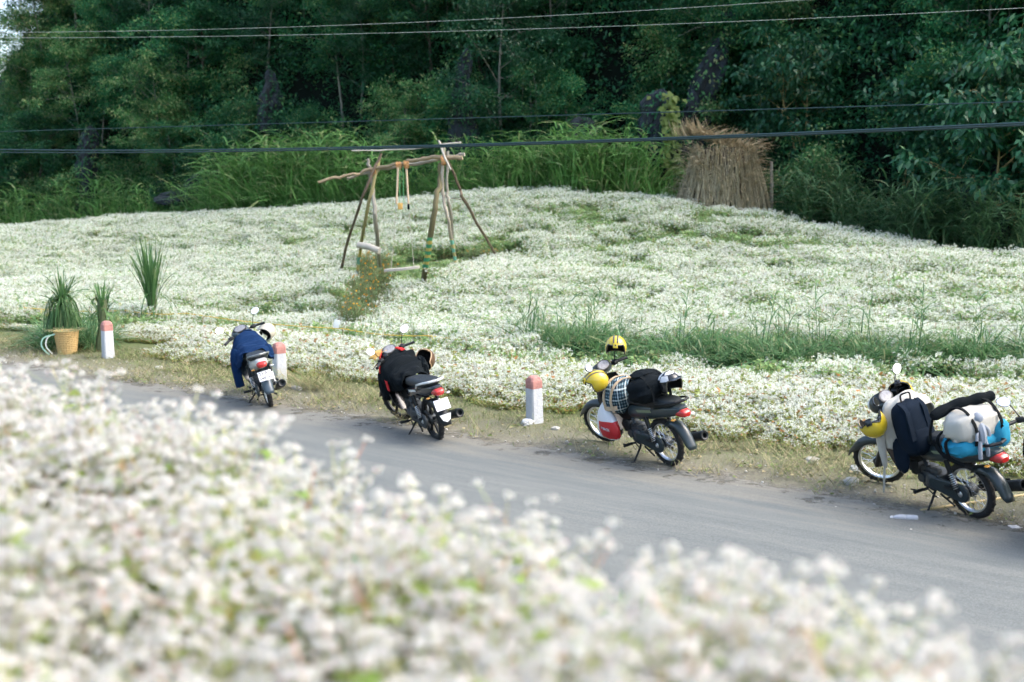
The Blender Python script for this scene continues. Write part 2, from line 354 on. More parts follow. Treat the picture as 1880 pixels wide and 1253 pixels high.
# hillside behind the field: steep, dark, wooded
HB = 3.2
def hillmax(px): return 7.0 + 17.0 * sstep(-160, 330, px)
def hillpt(px, t):
    px = np.asarray(px, float); t = np.asarray(t, float); y = crestD(px) + HB + t; x = (px - 940) / FPX * y
    tt = np.clip(t, 0, None); z = hillmax(px) * (0.55 * sstep(0, 9, tt) + 0.45 * sstep(7, 24, tt))
    z = z + (vnoise(px / 60., t / 2., 11) - .5) * 1.8 * np.clip(tt / 2, 0, 1) + (vnoise(px / 22., t / .8, 12) - .5) * .6 * np.clip(tt, 0, 1)
    return x, y, z
pxs = np.concatenate([np.arange(-1500, -300, 60), np.arange(-300, 2200, 16), np.arange(2200, 3600, 60)]); ts = np.concatenate([np.arange(-1, 14, .6), np.arange(14, 60, 3)])
gp, gt = np.meshgrid(pxs, ts, indexing='ij'); x, y, z = hillpt(gp.ravel(), gt.ravel()); b0 = height(x, y)
z = np.where(gt.ravel() < 0, b0 - .4, b0 + z); V = np.stack([x, y, z], 1)
n, m = gp.shape; i, j = np.meshgrid(np.arange(n - 1), np.arange(m - 1), indexing='ij'); a = (i * m + j).ravel()
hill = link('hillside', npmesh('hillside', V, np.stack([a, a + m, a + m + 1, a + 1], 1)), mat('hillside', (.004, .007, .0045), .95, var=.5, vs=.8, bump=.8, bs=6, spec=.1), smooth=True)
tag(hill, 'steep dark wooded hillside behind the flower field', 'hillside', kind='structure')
def hillz(px, t):
    x, y, z = hillpt([px], [t]); return Vector((x[0], y[0], float(height(x, y)[0] + (z[0] if t > 0 else 0))))
# ------------------------------------------------------------------ buckwheat in flower
rng = np.random.RandomState(5)
M_PET = leafmat('petal', (.72, .715, .67), (.65, .65, .59), (.72, .54, .53), .10, transl=.45, rough=.7, spec=.1, ovar=.07)
M_PETF = leafmat('petal_far', (.81, .84, .77), (.72, .77, .67), (.74, .69, .60), .06, transl=.45, rough=.8, spec=.05, ovar=.10)
M_LEAF = leafmat('buckwheat_leaf', (.30, .44, .10), (.42, .54, .15), (.55, .46, .12), .07, transl=.5, ovar=.2)
M_LEAFG = leafmat('buckwheat_leaf_far', (.21, .36, .14), (.30, .44, .19), (.40, .42, .18), .06, transl=.5, ovar=.2)
M_LEAFO = leafmat('buckwheat_leaf_turning', (.25, .33, .09), (.32, .36, .11), (.40, .22, .08), .18, transl=.45, ovar=.2)
M_STEM = leafmat('buckwheat_stem', (.30, .38, .14), (.42, .38, .18), (.45, .20, .12), .15, transl=.0, ovar=.2)

def quadleaf(c, d, nrm, l, w, fold=.25):          # a leaf from base c along d, four corners and a fold
    d = d / np.linalg.norm(d); s = np.cross(nrm, d); s = s / (np.linalg.norm(s) + 1e-9); n = np.cross(d, s)
    return [c, c + d * l * .45 + s * w * .5 + n * fold * w, c + d * l, c + d * l * .45 - s * w * .5 + n * fold * w]
class Soup:
    def __init__(s): s.V = []; s.Q = []; s.M = []
    def quad(s, pts, m): b = len(s.V); s.V += list(pts); s.Q.append((b, b+1, b+2, b+3)); s.M.append(m)
    def strip(s, pts, w, m, side=None):
        for k in range(len(pts) - 1):
            a, b = np.asarray(pts[k], float), np.asarray(pts[k + 1], float); sd_ = side if side is not None else np.array([1., 0, 0])
            wa, wb = (w[k], w[k + 1]) if hasattr(w, '__len__') else (w, w)
            s.quad([a - sd_ * wa / 2, a + sd_ * wa / 2, b + sd_ * wb / 2, b - sd_ * wb / 2], m)
    def mesh(s, name, mats):
        me = npmesh(name, np.array(s.V), np.array(s.Q))
        for q in mats: me.materials.append(q)
        me.polygons.foreach_set('material_index', np.array(s.M, np.int32)[:len(me.polygons)]); me.update(); return me
def rvec(r):
    v = r.normal(size=3); return v / np.linalg.norm(v)
def far_tuft(seed, h, rad, ns, fl, leafy, mats):
    r = np.random.RandomState(seed); S_ = Soup()
    for k in range(ns):
        a = r.rand() * 6.283; q = rad * math.sqrt(r.rand()); base = np.array([q * math.cos(a), q * math.sin(a), -.05])
        hh = h * (.72 + .4 * r.rand()); top = base + np.array([r.normal() * .05, r.normal() * .05, hh]); mid = (base + top) / 2 + r.normal(size=3) * .015
        sd_ = rvec(r); S_.strip([base, mid, top], .006, 2, sd_)
        for l in range(leafy):
            f = .25 + .65 * r.rand(); c = base + (top - base) * f; dv = np.array([r.normal(), r.normal(), .15 + .3 * r.rand()])
            S_.quad(quadleaf(c, dv, np.array([0, 0, 1.]) + r.normal(size=3) * .4, .07 + .05 * r.rand(), .05 + .03 * r.rand()), 1)
        nu = r.randint(2, 5) if fl else (1 if r.rand() < .12 else 0)
        for u in range(nu):
            c = top + np.array([r.normal() * .045, r.normal() * .045, -abs(r.normal()) * .05])
            if u: S_.strip([mid + (top - mid) * .5, c], .004, 2, sd_)
            for f in range(9):
                o_ = r.normal(size=3) * .011; n_ = rvec(r); n_[2] = abs(n_[2]) + .35; n_ /= np.linalg.norm(n_); t = np.cross(n_, rvec(r)); t /= np.linalg.norm(t); b2 = np.cross(n_, t)
                w = .0072 + .0038 * r.rand(); cc = c + o_
                S_.quad([cc - t * w, cc - b2 * w, cc + t * w, cc + b2 * w], 0)
    return S_.mesh('buckwheat_tuft', mats)
TUFT = [far_tuft(100 + k, .50, .45, 62, True, 3, [M_PETF, M_LEAFG, M_STEM]) for k in range(7)]
TUFTG = [far_tuft(120 + k, .42, .40, 52, False, 6, [M_PETF, M_LEAFG, M_STEM]) for k in range(4)]
TUFTV = [far_tuft(140 + k, .36, .32, 34, True, 3, [M_PETF, M_LEAFO, M_STEM]) for k in range(4)] + [far_tuft(150 + k, .24, .26, 22, False, 4, [M_PETF, M_LEAFO, M_STEM]) for k in range(2)]

bs_ = np.array([-12, 0, 3, 6, 11, 16, 21, 24, 40.]); bd_ = np.array([17.8, 17.8, 17.3, 15.8, 14.6, 15.3, 13.6, 12.9, 12.6])
def stripD(s): return np.interp(s, bs_, bd_)
def inpoly(x, y, poly):
    c = np.zeros(len(x), bool); n = len(poly); j = n - 1
    for i in range(n):
        xi, yi = poly[i]; xj, yj = poly[j]
        c ^= ((yi > y) != (yj > y)) & (x < (xj - xi) * (y - yi) / (yj - yi + 1e-12) + xi); j = i
    return c
def gpoly(pts): return [tuple(U(px, py, d).xy) for px, py, d in pts]
SWD = 25.2                                       # distance of the swing frame
# trodden clearing under and beside the swing, marigold bed in front of it
CLEAR0 = [tuple(GH(px, py).xy) for px, py in ((702, 500), (770, 488), (860, 478), (935, 470), (955, 482), (880, 500), (832, 518), (800, 542), (755, 532))]
_c = np.mean(CLEAR0, 0); CLEAR = [tuple(_c + (np.array(q) - _c) * 1.0 + (np.array(q) - _c) / np.linalg.norm(np.array(q) - _c) * .38) for q in CLEAR0]
BED = [tuple(GH(px, py).xy) for px, py in ((668, 505), (722, 512), (722, 545), (690, 600), (660, 632), (618, 628), (632, 575), (645, 530))]
GRASSB = [tuple(GH(px, py).xy) for px, py in ((948, 652), (1010, 672), (1300, 692), (1500, 700), (1880, 702), (2100, 700), (2100, 668), (1880, 668), (1500, 662), (1300, 655), (1010, 645))]
_c = np.mean(BED, 0); BED = [tuple(np.array(q) + (np.array(q) - _c) / np.linalg.norm(np.array(q) - _c) * .3) for q in BED]
N_ = 19500
x = rng.uniform(-32, 17, N_); y = rng.uniform(13.5, 62, N_); px = pxof(x, y); d = dd(x, y); s = ss_(x, y)
k = (px > -140) & (px < 2010) & (y < crestD(px) + .6) & (d > stripD(s) + .25) & ~inpoly(x, y, CLEAR) & ~inpoly(x, y, BED) & ~inpoly(x, y, GRASSB)
x, y, px, s, d = x[k], y[k], px[k], s[k], d[k]
# drifts where the plants are leafy rather than in flower; a green margin along the field's lower edge
gn = .68 * vnoise(x + .3 * y, y * 2.2, 21, .42) + .32 * vnoise(x, y * 1.6, 22, 1.2)
edge = np.clip(1 - (d - stripD(s) - .25) / 1.1, 0, 1); gn = gn + edge * np.where((px > 560) & (px < 980), .5, .34) * (vnoise(x, y, 23, .7) > .22)
rightside = sstep(850, 1200, px); gn = gn + .085 * rightside
green = rng.rand(len(x)) < sstep(.57, .76, gn) * .92
z = height(x, y)
rot = np.stack([rng.normal(0, .1, len(x)), rng.normal(0, .1, len(x)), rng.uniform(0, 6.28, len(x))], 1)
scl = rng.uniform(.75, 1.12, len(x)) * (1 + .25 * sstep(35, 60, y))
f = ~green
cx = rng.uniform(-6, 2, 1500); cy = rng.uniform(20, 32, 1500); ck = inpoly(cx, cy, CLEAR); cx, cy = cx[ck], cy[ck]
scatter('buckwheat_flowers', np.stack([x, y, z], 1)[f], rot[f], scl[f], rng.randint(0, 7, f.sum()), TUFT, 'pale field of white buckwheat flowers rising to the wood', 'flowers')
gp_ = np.concatenate([np.stack([x, y, z], 1)[green], np.stack([cx, cy, height(cx, cy)], 1)]); gr_ = np.concatenate([rot[green], np.stack([cx * 0, cx * 0, rng.uniform(0, 6, len(cx))], 1)]); gs_ = np.concatenate([scl[green] * .92, rng.uniform(.25, .5, len(cx))])
scatter('leafy_undergrowth', gp_, gr_, gs_, rng.randint(0, 4, len(gp_)), TUFTG, 'green leafy drifts of buckwheat between the white flowers', 'plants')
# strip between the marker stones and the rope
N_ = 6800; s = rng.uniform(-8, 30, N_); sd2 = stripD(s); lo = 12.35 + .5 * vnoise(s, s * 0, 31, .8) + np.where(s > 17.0, 1.0, 0); d = lo + (sd2 - lo) * rng.rand(N_) ** .9
x = UX * s + NX * d; y = UY * s + NY * d; px = pxof(x, y); k = (px > -140) & (px < 2010) & (rng.rand(N_) < .35 + .65 * np.clip((d - lo) / .5, 0, 1)); x, y, s, d, lo = x[k], y[k], s[k], d[k], lo[k]
lowg = (rng.rand(len(x)) < .55 * np.clip(1 - (d - lo) / .9, 0, 1) + .12 * (vnoise(x, y, 33, .9) > .6)); idx = np.where(lowg, rng.randint(4, 6, len(x)), rng.randint(0, 4, len(x)))
scatter('verge_flowers', np.stack([x, y, height(x, y)], 1), np.stack([rng.normal(0, .12, len(x)), rng.normal(0, .12, len(x)), rng.uniform(0, 6.28, len(x))], 1),
        rng.uniform(.7, 1.1, len(x)) * (.42 + .58 * np.clip((d - lo) / 1.3, 0, 1)), idx, TUFTV, 'strip of low pale pink buckwheat flowers behind the marker stones', 'flowers')

# near bank: tall plants close to the lens, each head a cluster of five-petalled flowers
def near_plant(seed, h, S_, ox, oy):
    r = np.random.RandomState(seed); base = np.array([ox, oy, -.05]); top = np.array([ox + r.normal() * .05, oy + r.normal() * .05, h])
    cv = r.normal(size=3) * .03; P = [base + (top - base) * t + cv * math.sin(math.pi * t) for t in np.linspace(0, 1, 6)]
    for sd_ in (np.array([1., 0, 0]), np.array([0, 1., 0])): S_.strip(P, [.006, .0055, .005, .0045, .004, .003], 2, sd_)
    heads = [P[-1]]
    for b in range(r.randint(8, 13)):
        f = .55 + .42 * r.rand(); c = base + (top - base) * f; a = r.rand() * 6.283; ln = .07 + .14 * r.rand()
        tip = c + np.array([math.cos(a) * ln * .75, math.sin(a) * ln * .75, ln * (.6 + .6 * r.rand())]); tip[2] = min(tip[2], h * 1.03)
        S_.strip([c, (c + tip) / 2 + np.array([math.cos(a), math.sin(a), -.3]) * .012, tip], .003, 2, np.array([-math.sin(a), math.cos(a), 0])); heads.append(tip)
    for l in range(r.randint(10, 16)):
        f = .15 + .72 * r.rand(); c = base + (top - base) * f; a = r.rand() * 6.283; dv = np.array([math.cos(a), math.sin(a), .25 - .5 * r.rand()])
        S_.quad(quadleaf(c, dv, np.array([0, 0, 1.]) + r.normal(size=3) * .25, .05 + .045 * r.rand(), .05 + .03 * r.rand()), 1)
    for c in heads:
        for f in range(r.randint(10, 16)):
            u = rvec(r); u[2] = abs(u[2]) * .9 + .1; fc = c + u * (.007 + .010 * r.rand()) * np.array([1.3, 1.3, .8]); n_ = u + r.normal(size=3) * .35; n_ /= np.linalg.norm(n_)
            t = np.cross(n_, rvec(r)); t /= np.linalg.norm(t); b2 = np.cross(n_, t); w = .0052 + .0018 * r.rand()
            for p_ in range(5):
                a = p_ * 1.2566; dv = t * math.cos(a) + b2 * math.sin(a); sd_ = -t * math.sin(a) + b2 * math.cos(a)
                S_.quad([fc, fc + dv * w * .7 + sd_ * w * .45 + n_ * w * .25, fc + dv * w * 1.25 + n_ * w * .35, fc + dv * w * .7 - sd_ * w * .45 + n_ * w * .25], 0)
def near_patch(seed, n, rad):
    r = np.random.RandomState(seed); S_ = Soup()
    for k in range(n):
        a = r.rand() * 6.283; q = rad * math.sqrt(r.rand()); near_plant(seed * 50 + k, r.uniform(.47, .64), S_, q * math.cos(a), q * math.sin(a))
    return S_.mesh('buckwheat_patch', [M_PET, M_LEAF, M_STEM])
NEAR = [near_patch(20 + k, 17, .26) for k in range(6)] + [near_patch(40 + k, 3, .12) for k in range(3)]
gx_, gy_ = np.meshgrid(np.arange(-9, 5, .31), np.arange(-1.5, 12, .31)); x = gx_.ravel() + rng.uniform(-.11, .11, gx_.size); y = gy_.ravel() + rng.uniform(-.09, .09, gx_.size); d = dd(x, y); s = ss_(x, y)
ed = np.interp(s, [-1, 1.4, 3.6, 5.2, 8], [1.88, 2.12, 2.40, 2.75, 2.85]) + .24 * (vnoise(x, y, 41, 1.5) - .5)
k = (d < ed + .10) & (np.hypot(x, y) > 1.05) & (d > -1.2) & ~((y < 1.25) & (np.abs(x) < .5))
x, y, d, ed = x[k], y[k], d[k], ed[k]; out = d > ed - .12
scatter('near_flowers', np.stack([x, y, height(x, y)], 1), np.stack([rng.normal(0, .08, len(x)), rng.normal(0, .08, len(x)), rng.uniform(0, 6.28, len(x))], 1),
        rng.uniform(.84, 1.06, len(x)) * np.where(out, .93, 1), np.where(out, rng.randint(6, 9, len(x)), rng.randint(0, 6, len(x))), NEAR, 'blurred bank of white and pinkish buckwheat flowers close to the lens', 'flowers')
# ------------------------------------------------------------------ grasses
M_GR = leafmat('tall_grass_blade', (.10, .25, .06), (.17, .34, .10), (.32, .38, .17), .12, transl=.35, ovar=.2)
M_GRD = leafmat('reed_blade', (.05, .12, .05), (.08, .17, .07), (.14, .18, .08), .08, transl=.3, ovar=.25)
M_GRB = leafmat('bank_grass_blade', (.075, .18, .07), (.14, .26, .11), (.28, .32, .17), .14, transl=.35, ovar=.2)
M_DRY = leafmat('dry_grass_blade', (.36, .31, .18), (.27, .25, .12), (.16, .22, .07), .35, transl=.2, ovar=.2)
M_VG = leafmat('verge_grass_blade', (.12, .19, .06), (.20, .25, .09), (.36, .31, .18), .25, transl=.3, ovar=.2)
def blade(S_, base, a, L, lean, droop, w, m, r, seg=5):
    dv = np.array([math.cos(a), math.sin(a), 0]); sd_ = np.array([-math.sin(a), math.cos(a), .0]) + r.normal(size=3) * .25; sd_ /= np.linalg.norm(sd_); P = []; W = []
    for k in range(seg + 1):
        t = k / seg; P.append(base + dv * L * (lean * t + droop * t * t) + np.array([0, 0, L * (t * (1 - .25 * lean) - .75 * droop * t ** 2.6)])); W.append(w * (.55 + .9 * t) * (1 - t) ** .55 + .001 if t < 1 else .0012)
    S_.strip(P, W, m, sd_)
def grass_clump(seed, n, rad, L, w, lean, droop, mats, stalk=0, name='grass_clump', dmin=0.0):
    r = np.random.RandomState(seed); S_ = Soup()
    for k in range(n):
        a = r.rand() * 6.283; q = rad * math.sqrt(r.rand()); b = np.array([q * math.cos(a), q * math.sin(a), -.05])
        blade(S_, b, a + r.normal() * .7, L * (.5 + .6 * r.rand()), abs(r.normal() * lean), dmin + abs(r.normal()) * droop, w * (.7 + .6 * r.rand()), 0, r)
    for k in range(stalk):                        # tall canes with arching leaves up their length
        a = r.rand() * 6.283; q = rad * r.rand(); b = np.array([q * math.cos(a), q * math.sin(a), -.05]); ln = L * (1.1 + .5 * r.rand()); tilt = np.array([r.normal() * .12, r.normal() * .12, 1.])
        S_.strip([b, b + tilt * ln * .5, b + tilt * ln * .85], [.016, .012, .006], 0, np.array([1., 0, 0]))
        for j in range(9):
            f = .3 + .62 * j / 8; blade(S_, b + tilt * ln * f * .85, r.rand() * 6.283, L * (.32 + .2 * r.rand()), .5 + .3 * r.rand(), .55 + .35 * r.rand(), w * 1.1, 0, r, 5)
    return S_.mesh(name, mats)
def rots(n, t=.06): return np.stack([rng.normal(0, t, n), rng.normal(0, t, n), rng.uniform(0, 6.28, n)], 1)
# fringe along the crest of the field
px = np.concatenate([rng.uniform(-160, 1260, 640), rng.uniform(330, 720, 90), rng.uniform(900, 1210, 120)]); t = rng.uniform(.3, 2.9, len(px)); y = crestD(px) + t; x = (px - 940) / FPX * y
cl = vnoise(px, px * 0, 51, .013) * .6 + vnoise(px, px * 0, 52, .05) * .4; keep = rng.rand(len(px)) < .55 + .6 * cl; px, x, y, cl = px[keep], x[keep], y[keep], cl[keep]
hs = np.interp(px, [-160, 60, 200, 330, 480, 640, 760, 860, 1000, 1150, 1260], [1.4, 1.45, 1.35, 1.1, 1.45, 1.6, 1.2, .95, 1.3, 1.3, 1.0]) * (.72 + .5 * cl) * rng.uniform(.8, 1.25, len(px))
GT = [grass_clump(300 + k, 26, .30, 1.75, .05, .26, .34, [M_GR]) for k in range(3)] + [grass_clump(310 + k, 14, .25, 1.6, .05, .22, .3, [M_GR], 3) for k in range(3)]
scatter('tall_grass', np.stack([x, y, height(x, y)], 1), rots(len(x)), hs, rng.randint(0, 6, len(x)), GT, 'tall green cane grass along the back of the flower field', 'grass')
# dark reeds beyond the falling edge of the field
px = np.concatenate([rng.uniform(1425, 1520, 12), rng.uniform(1500, 1580, 9), rng.uniform(1610, 1800, 60), rng.uniform(1790, 2050, 26)]); t = rng.uniform(.4, 3.0, len(px)); y = crestD(px) + t; x = (px - 940) / FPX * y
GD = [grass_clump(330 + k, 7, .22, 1.9, .045, .25, .5, [M_GRD], 3) for k in range(4)]
scatter('dark_reeds', np.stack([x, y, height(x, y) - .1], 1), rots(len(x), .1), rng.uniform(.75, 1.2, len(x)), rng.randint(0, 4, len(x)), GD, 'dark arching reeds in the shade of the wood', 'reeds')
# grass on the low bank between strip and field
px = np.concatenate([rng.uniform(950, 2060, 850), rng.uniform(940, 1120, 110)]); f = rng.rand(len(px)); py = np.interp(px, [940, 1010, 1300, 1500, 1880, 2060], [652, 670, 690, 699, 702, 702]) - 34 * f ** 1.2
Q = [GH(a, b, 0, .2) for a, b in zip(px, py)]; P = np.array([(q.x, q.y, q.z) for q in Q]); ok = dd(P[:, 0], P[:, 1]) > 13.5; P = P[ok]; px = px[ok]
GB = [grass_clump(350 + k, 24, .22, .95, .036, .35, .45, [M_GRB], dmin=.35) for k in range(5)] + [grass_clump(356, 10, .12, 1.15, .028, .2, .3, [M_GRB], 1)]
big = rng.rand(len(P)) < .07; P[:, 2] = height(P[:, 0], P[:, 1])
scatter('bank_grass', P, rots(len(P)), rng.uniform(.5, 1.05, len(P)), np.where(big, 5, rng.randint(0, 5, len(P))), GB, 'band of arching green grass between the two flower beds', 'grass')
# verge: short dry and green grass
N_ = 15000; s = rng.uniform(-8, 34, N_); d = ROAD1 - .25 + 2.3 * rng.rand(N_) ** .8; x = UX * s + NX * d; y = UY * s + NY * d
dens = .16 + .95 * sstep(.45, .75, vnoise(x, y, 61, 1.1)) * sstep(ROAD1 + .05, ROAD1 + 1.2, d) + .3 * sstep(ROAD1 + .9, ROAD1 + 1.7, d); px = pxof(x, y)
k = (rng.rand(N_) < dens) & (px > -160) & (px < 2030); x, y, d = x[k], y[k], d[k]
gi = rng.rand(len(x)) < .25 + .5 * sstep(11.6, 12.6, d) * (vnoise(x, y, 62, .8) > .4)
GV = [grass_clump(370 + k, 16, .09, .13, .006, .7, .5, [M_DRY]) for k in range(3)] + [grass_clump(380 + k, 18, .09, .15, .008, .5, .5, [M_VG]) for k in range(3)]
scatter('verge_grass', np.stack([x, y, height(x, y)], 1), rots(len(x)), rng.uniform(.5, 1.15, len(x)) * (.55 + .45 * sstep(10.9, 12.2, d)), np.where(gi, rng.randint(3, 6, len(x)), rng.randint(0, 3, len(x))), GV, 'short dry and green grass along the dusty road verge', 'grass')
# rough grass on the slope below the near bank
N_ = 3800; s = rng.uniform(-6, 14, N_); d = rng.uniform(3.3, 5.4, N_); x = UX * s + NX * d; y = UY * s + NY * d
scatter('slope_grass', np.stack([x, y, height(x, y)], 1), rots(N_), rng.uniform(.25, .5, N_), rng.randint(0, 5, N_), GB, 'rough grass on the slope down to the road', 'grass')

# ------------------------------------------------------------------ trees and shrubs on the hillside
M_BARKP = mat('pale_bark', (.15, .15, .12), .9, var=.35, vs=5, bump=.5, bs=20)
M_BARKD = mat('dark_bark', (.07, .06, .045), .95, var=.35, vs=5, bump=.6, bs=20)
M_BARKY = mat('yellow_bark', (.36, .27, .12), .85, var=.3, vs=5, bump=.4, bs=20)
LF = [leafmat('leaf_deep', (.010, .066, .028), (.022, .115, .044), (.07, .19, .06), .10, ovar=.35),
      leafmat('leaf_mid', (.018, .115, .045), (.042, .185, .066), (.16, .27, .09), .16, transl=.38, ovar=.35),
      leafmat('leaf_olive', (.045, .155, .050), (.10, .235, .075), (.26, .31, .13), .20, transl=.4, ovar=.3),
      leafmat('leaf_bluegreen', (.012, .068, .032), (.025, .11, .046), (.09, .18, .08), .09, ovar=.3, spec=.35, rough=.38),
      leafmat('leaf_lime', (.13, .20, .04), (.20, .26, .07), transl=.4, ovar=.2)]
def make_tree(seed, H, cb, cr, n_limb, leaves, ll, lw, tr, clump, flat=.6, stems=1, spread=.5, droop=.3):
    r = np.random.RandomState(seed); tb = MB(); cent = []
    for st in range(stems):
        lean = r.normal(size=2) * (.06 if stems == 1 else spread * .35); ph = r.rand() * 6
        tp = [Vector((lean[0] * H * t + .12 * math.sin(ph + 4 * t), lean[1] * H * t + .12 * math.cos(ph + 5 * t) - .12 * math.cos(ph), H * .93 * t - .3 * (t == 0))) for t in np.linspace(0, 1, 9)]
        tb.tube(tp, [tr * (1 - .82 * t) for t in np.linspace(0, 1, 9)], 7)
        for k in range(n_limb):
            f = cb + (1 - cb) * (k + r.rand()) / n_limb; i = min(int(f * 8), 7); p0 = tp[i].lerp(tp[i + 1], f * 8 - i)
            a = r.rand() * 6.283; rel = (f - cb) / (1 - cb); rr = cr * (.45 + .75 * math.sin(math.pi * min(1, .18 + rel * .85))) * (.7 + .5 * r.rand())
            p3 = p0 + Vector((math.cos(a) * rr, math.sin(a) * rr, rr * (.15 + .5 * r.rand()))); p1 = p0.lerp(p3, .5) + Vector((0, 0, rr * .12)) + Vector(r.normal(size=3) * .08 * rr)
            tb.tube([p0, p1, p3], [tr * .34 * (1 - .5 * f), tr * .2, tr * .06], 5, caps=False)
            cent += [(np.array(p3), 1.0), (np.array(p1), .8)]
            for j in range(2):
                q = p1 + Vector(r.normal(size=3) * rr * .45); tb.tube([p1, p1.lerp(q, .5) + Vector((0, 0, .05 * rr)), q], [tr * .14, tr * .09, tr * .04], 4, caps=False); cent.append((np.array(q), .85))
        cent.append((np.array(tp[-1]), 1.0))
    wts = np.array([c[1] ** 2 for c in cent]); wts /= wts.sum(); ids = r.choice(len(cent), leaves, p=wts)
    C = np.array([c[0] for c in cent])[ids]; sz = np.array([c[1] for c in cent])[ids] * clump
    off = r.normal(size=(leaves, 3)); off /= np.linalg.norm(off, axis=1)[:, None] + 1e-9; off *= (r.rand(leaves) ** .45)[:, None]; off *= np.stack([sz, sz, sz * flat], 1); P = C + off
    P[:, 2] = np.maximum(P[:, 2], .05)
    dv = off / (sz[:, None] + 1e-9) + r.normal(size=(leaves, 3)) * .6; dv[:, 2] -= droop; dv /= np.linalg.norm(dv, axis=1)[:, None]
    up = np.array([0, 0, 1.]) + r.normal(size=(leaves, 3)) * .45; sd_ = np.cross(up, dv); sd_ /= np.linalg.norm(sd_, axis=1)[:, None] + 1e-9; nn = np.cross(dv, sd_)
    L_ = ll * r.uniform(.6, 1.25, leaves)[:, None]; Wd = lw * r.uniform(.7, 1.25, leaves)[:, None]
    V = np.stack([P, P + dv * L_ * .42 + sd_ * Wd * .5 + nn * Wd * .18, P + dv * L_ - nn * L_ * .1, P + dv * L_ * .42 - sd_ * Wd * .5 + nn * Wd * .18], 1).reshape(-1, 3)
    Q = np.arange(leaves * 4).reshape(-1, 4)
    return tb, (V, Q)
KINDS = [ # name, label, category, args, leaf mat, bark mat
    ('round_shrub', 'low dense dark green shrub', 'shrub', dict(H=2.5, cb=.05, cr=1.25, n_limb=7, leaves=3600, ll=.15, lw=.075, tr=.05, clump=.55, stems=3), 0, 1),
    ('loose_shrub', 'olive arching shrub', 'shrub', dict(H=3.6, cb=.1, cr=1.4, n_limb=7, leaves=3800, ll=.17, lw=.08, tr=.05, clump=.6, stems=3, spread=.8), 2, 1),
    ('dome_tree', 'rounded dense domed tree', 'tree', dict(H=6.2, cb=.3, cr=2.1, n_limb=15, leaves=9500, ll=.17, lw=.085, tr=.09, clump=.75), 1, 0),
    ('slender_tree', 'slender bare pale trunked tree', 'tree', dict(H=8.5, cb=.55, cr=1.5, n_limb=9, leaves=4800, ll=.17, lw=.08, tr=.085, clump=.7, flat=.5), 1, 0),
    ('spreading_tree', 'broad dark layered tree', 'tree', dict(H=8.0, cb=.28, cr=2.7, n_limb=15, leaves=11000, ll=.18, lw=.085, tr=.12, clump=.85, flat=.4), 0, 1),
    ('silvery_tree', 'tall silvery blue green tree', 'tree', dict(H=8.5, cb=.2, cr=1.9, n_limb=17, leaves=11000, ll=.14, lw=.06, tr=.09, clump=.75), 3, 0),
    ('broadleaf_tree', 'glossy big leaved tree', 'tree', dict(H=6.8, cb=.35, cr=2.3, n_limb=12, leaves=4200, ll=.34, lw=.14, tr=.07, clump=.85, flat=.5, stems=2, droop=.8), 3, 2),
    ('olive_tree_crown', 'airy yellowish olive tree', 'tree', dict(H=8.8, cb=.3, cr=2.0, n_limb=15, leaves=8500, ll=.16, lw=.075, tr=.09, clump=.72, flat=.5), 2, 0)]
KINDS[7] = ('airy_tree',) + KINDS[7][1:]
PROTO = []
barks = [M_BARKP, M_BARKD, M_BARKY]
for k, (nm, lab, cat, kw, lm, bk) in enumerate(KINDS):
    vs = []
    for v in range(2):
        tb, (V, Q) = make_tree(500 + k * 10 + v, **kw); tm = tb.mesh('trunk'); tm.materials.append(barks[bk]); tm.polygons.foreach_set('use_smooth', np.ones(len(tm.polygons), bool))
        cm = npmesh('crown', V, Q); cm.materials.append(LF[lm]); vs.append((tm, cm))
    PROTO.append(vs)
trng = np.random.RandomState(77); NT = 0
LANDM = [(-120, 'end of the grass fringe'), (30, 'corner of open sky'), (160, 'narrow pinnacle'), (290, 'pale cane clumps'), (400, 'wide low rock'), (500, 'small rock knob'), (600, 'dark hollow'), (685, 'leaning swing posts'), (770, 'swing ropes'), (848, 'upright pinnacle'), (950, 'crest of the field'), (1058, 'shadowed rock wall'), (1130, 'black gap'), (1205, 'climber clad boulder'), (1325, 'stalk stack'), (1420, 'lone post'), (1500, 'thin reeds'), (1600, 'dark clearing'), (1700, 'arching reeds'), (1810, 'rocks in the reeds'), (1950, 'end of the reeds')]
def plant(kind, px, t, sc=1.0, dz=0.0):
    global NT
    if px < 80 and t > 3.4 and kind > 1 and (px, t) != (60, 4): return None     # the slope falls away to open sky here
    nm, lab, cat, kw, lm, bk = KINDS[kind]; tm, cm = PROTO[kind][NT % 2]; NT += 1
    p = hillz(px, t); e = empty(nm, p + Vector((0, 0, dz - .1)), (trng.normal() * .04, trng.normal() * .04, trng.rand() * 6.28)); e.scale = [sc * trng.uniform(.9, 1.1)] * 3
    link_shared('trunk', tm, e); link_shared('crown', cm, e)
    near = min(LANDM, key=lambda q: abs(q[0] - px)); rel = 'close behind' if t < 1.5 else 'uphill from' if t < 4.2 else 'high above' if t < 8 else 'far over'
    tag(e, lab + ' ' + rel + ' the ' + near[1], cat, 'trees and shrubs on the wooded hillside'); return e
def link_shared(name, me, parent):
    o = bpy.data.objects.new(name, me); scene.collection.objects.link(o); o.parent = parent; return o
def gap(px, lo, hi): return lo < px < hi
for px in np.arange(-260, 2080, 64):              # foot of the cliff
    p_ = px + trng.normal() * 18
    if gap(p_, 1080, 1165) or gap(p_, 1560, 1660) or gap(p_, 490, 560) or gap(p_, 200, 250) or gap(p_, 1240, 1400): continue
    plant(trng.choice([0, 0, 1]), p_, .3 + trng.rand() * .8, trng.uniform(.75, 1.1) * (.8 if px > 900 else 1))
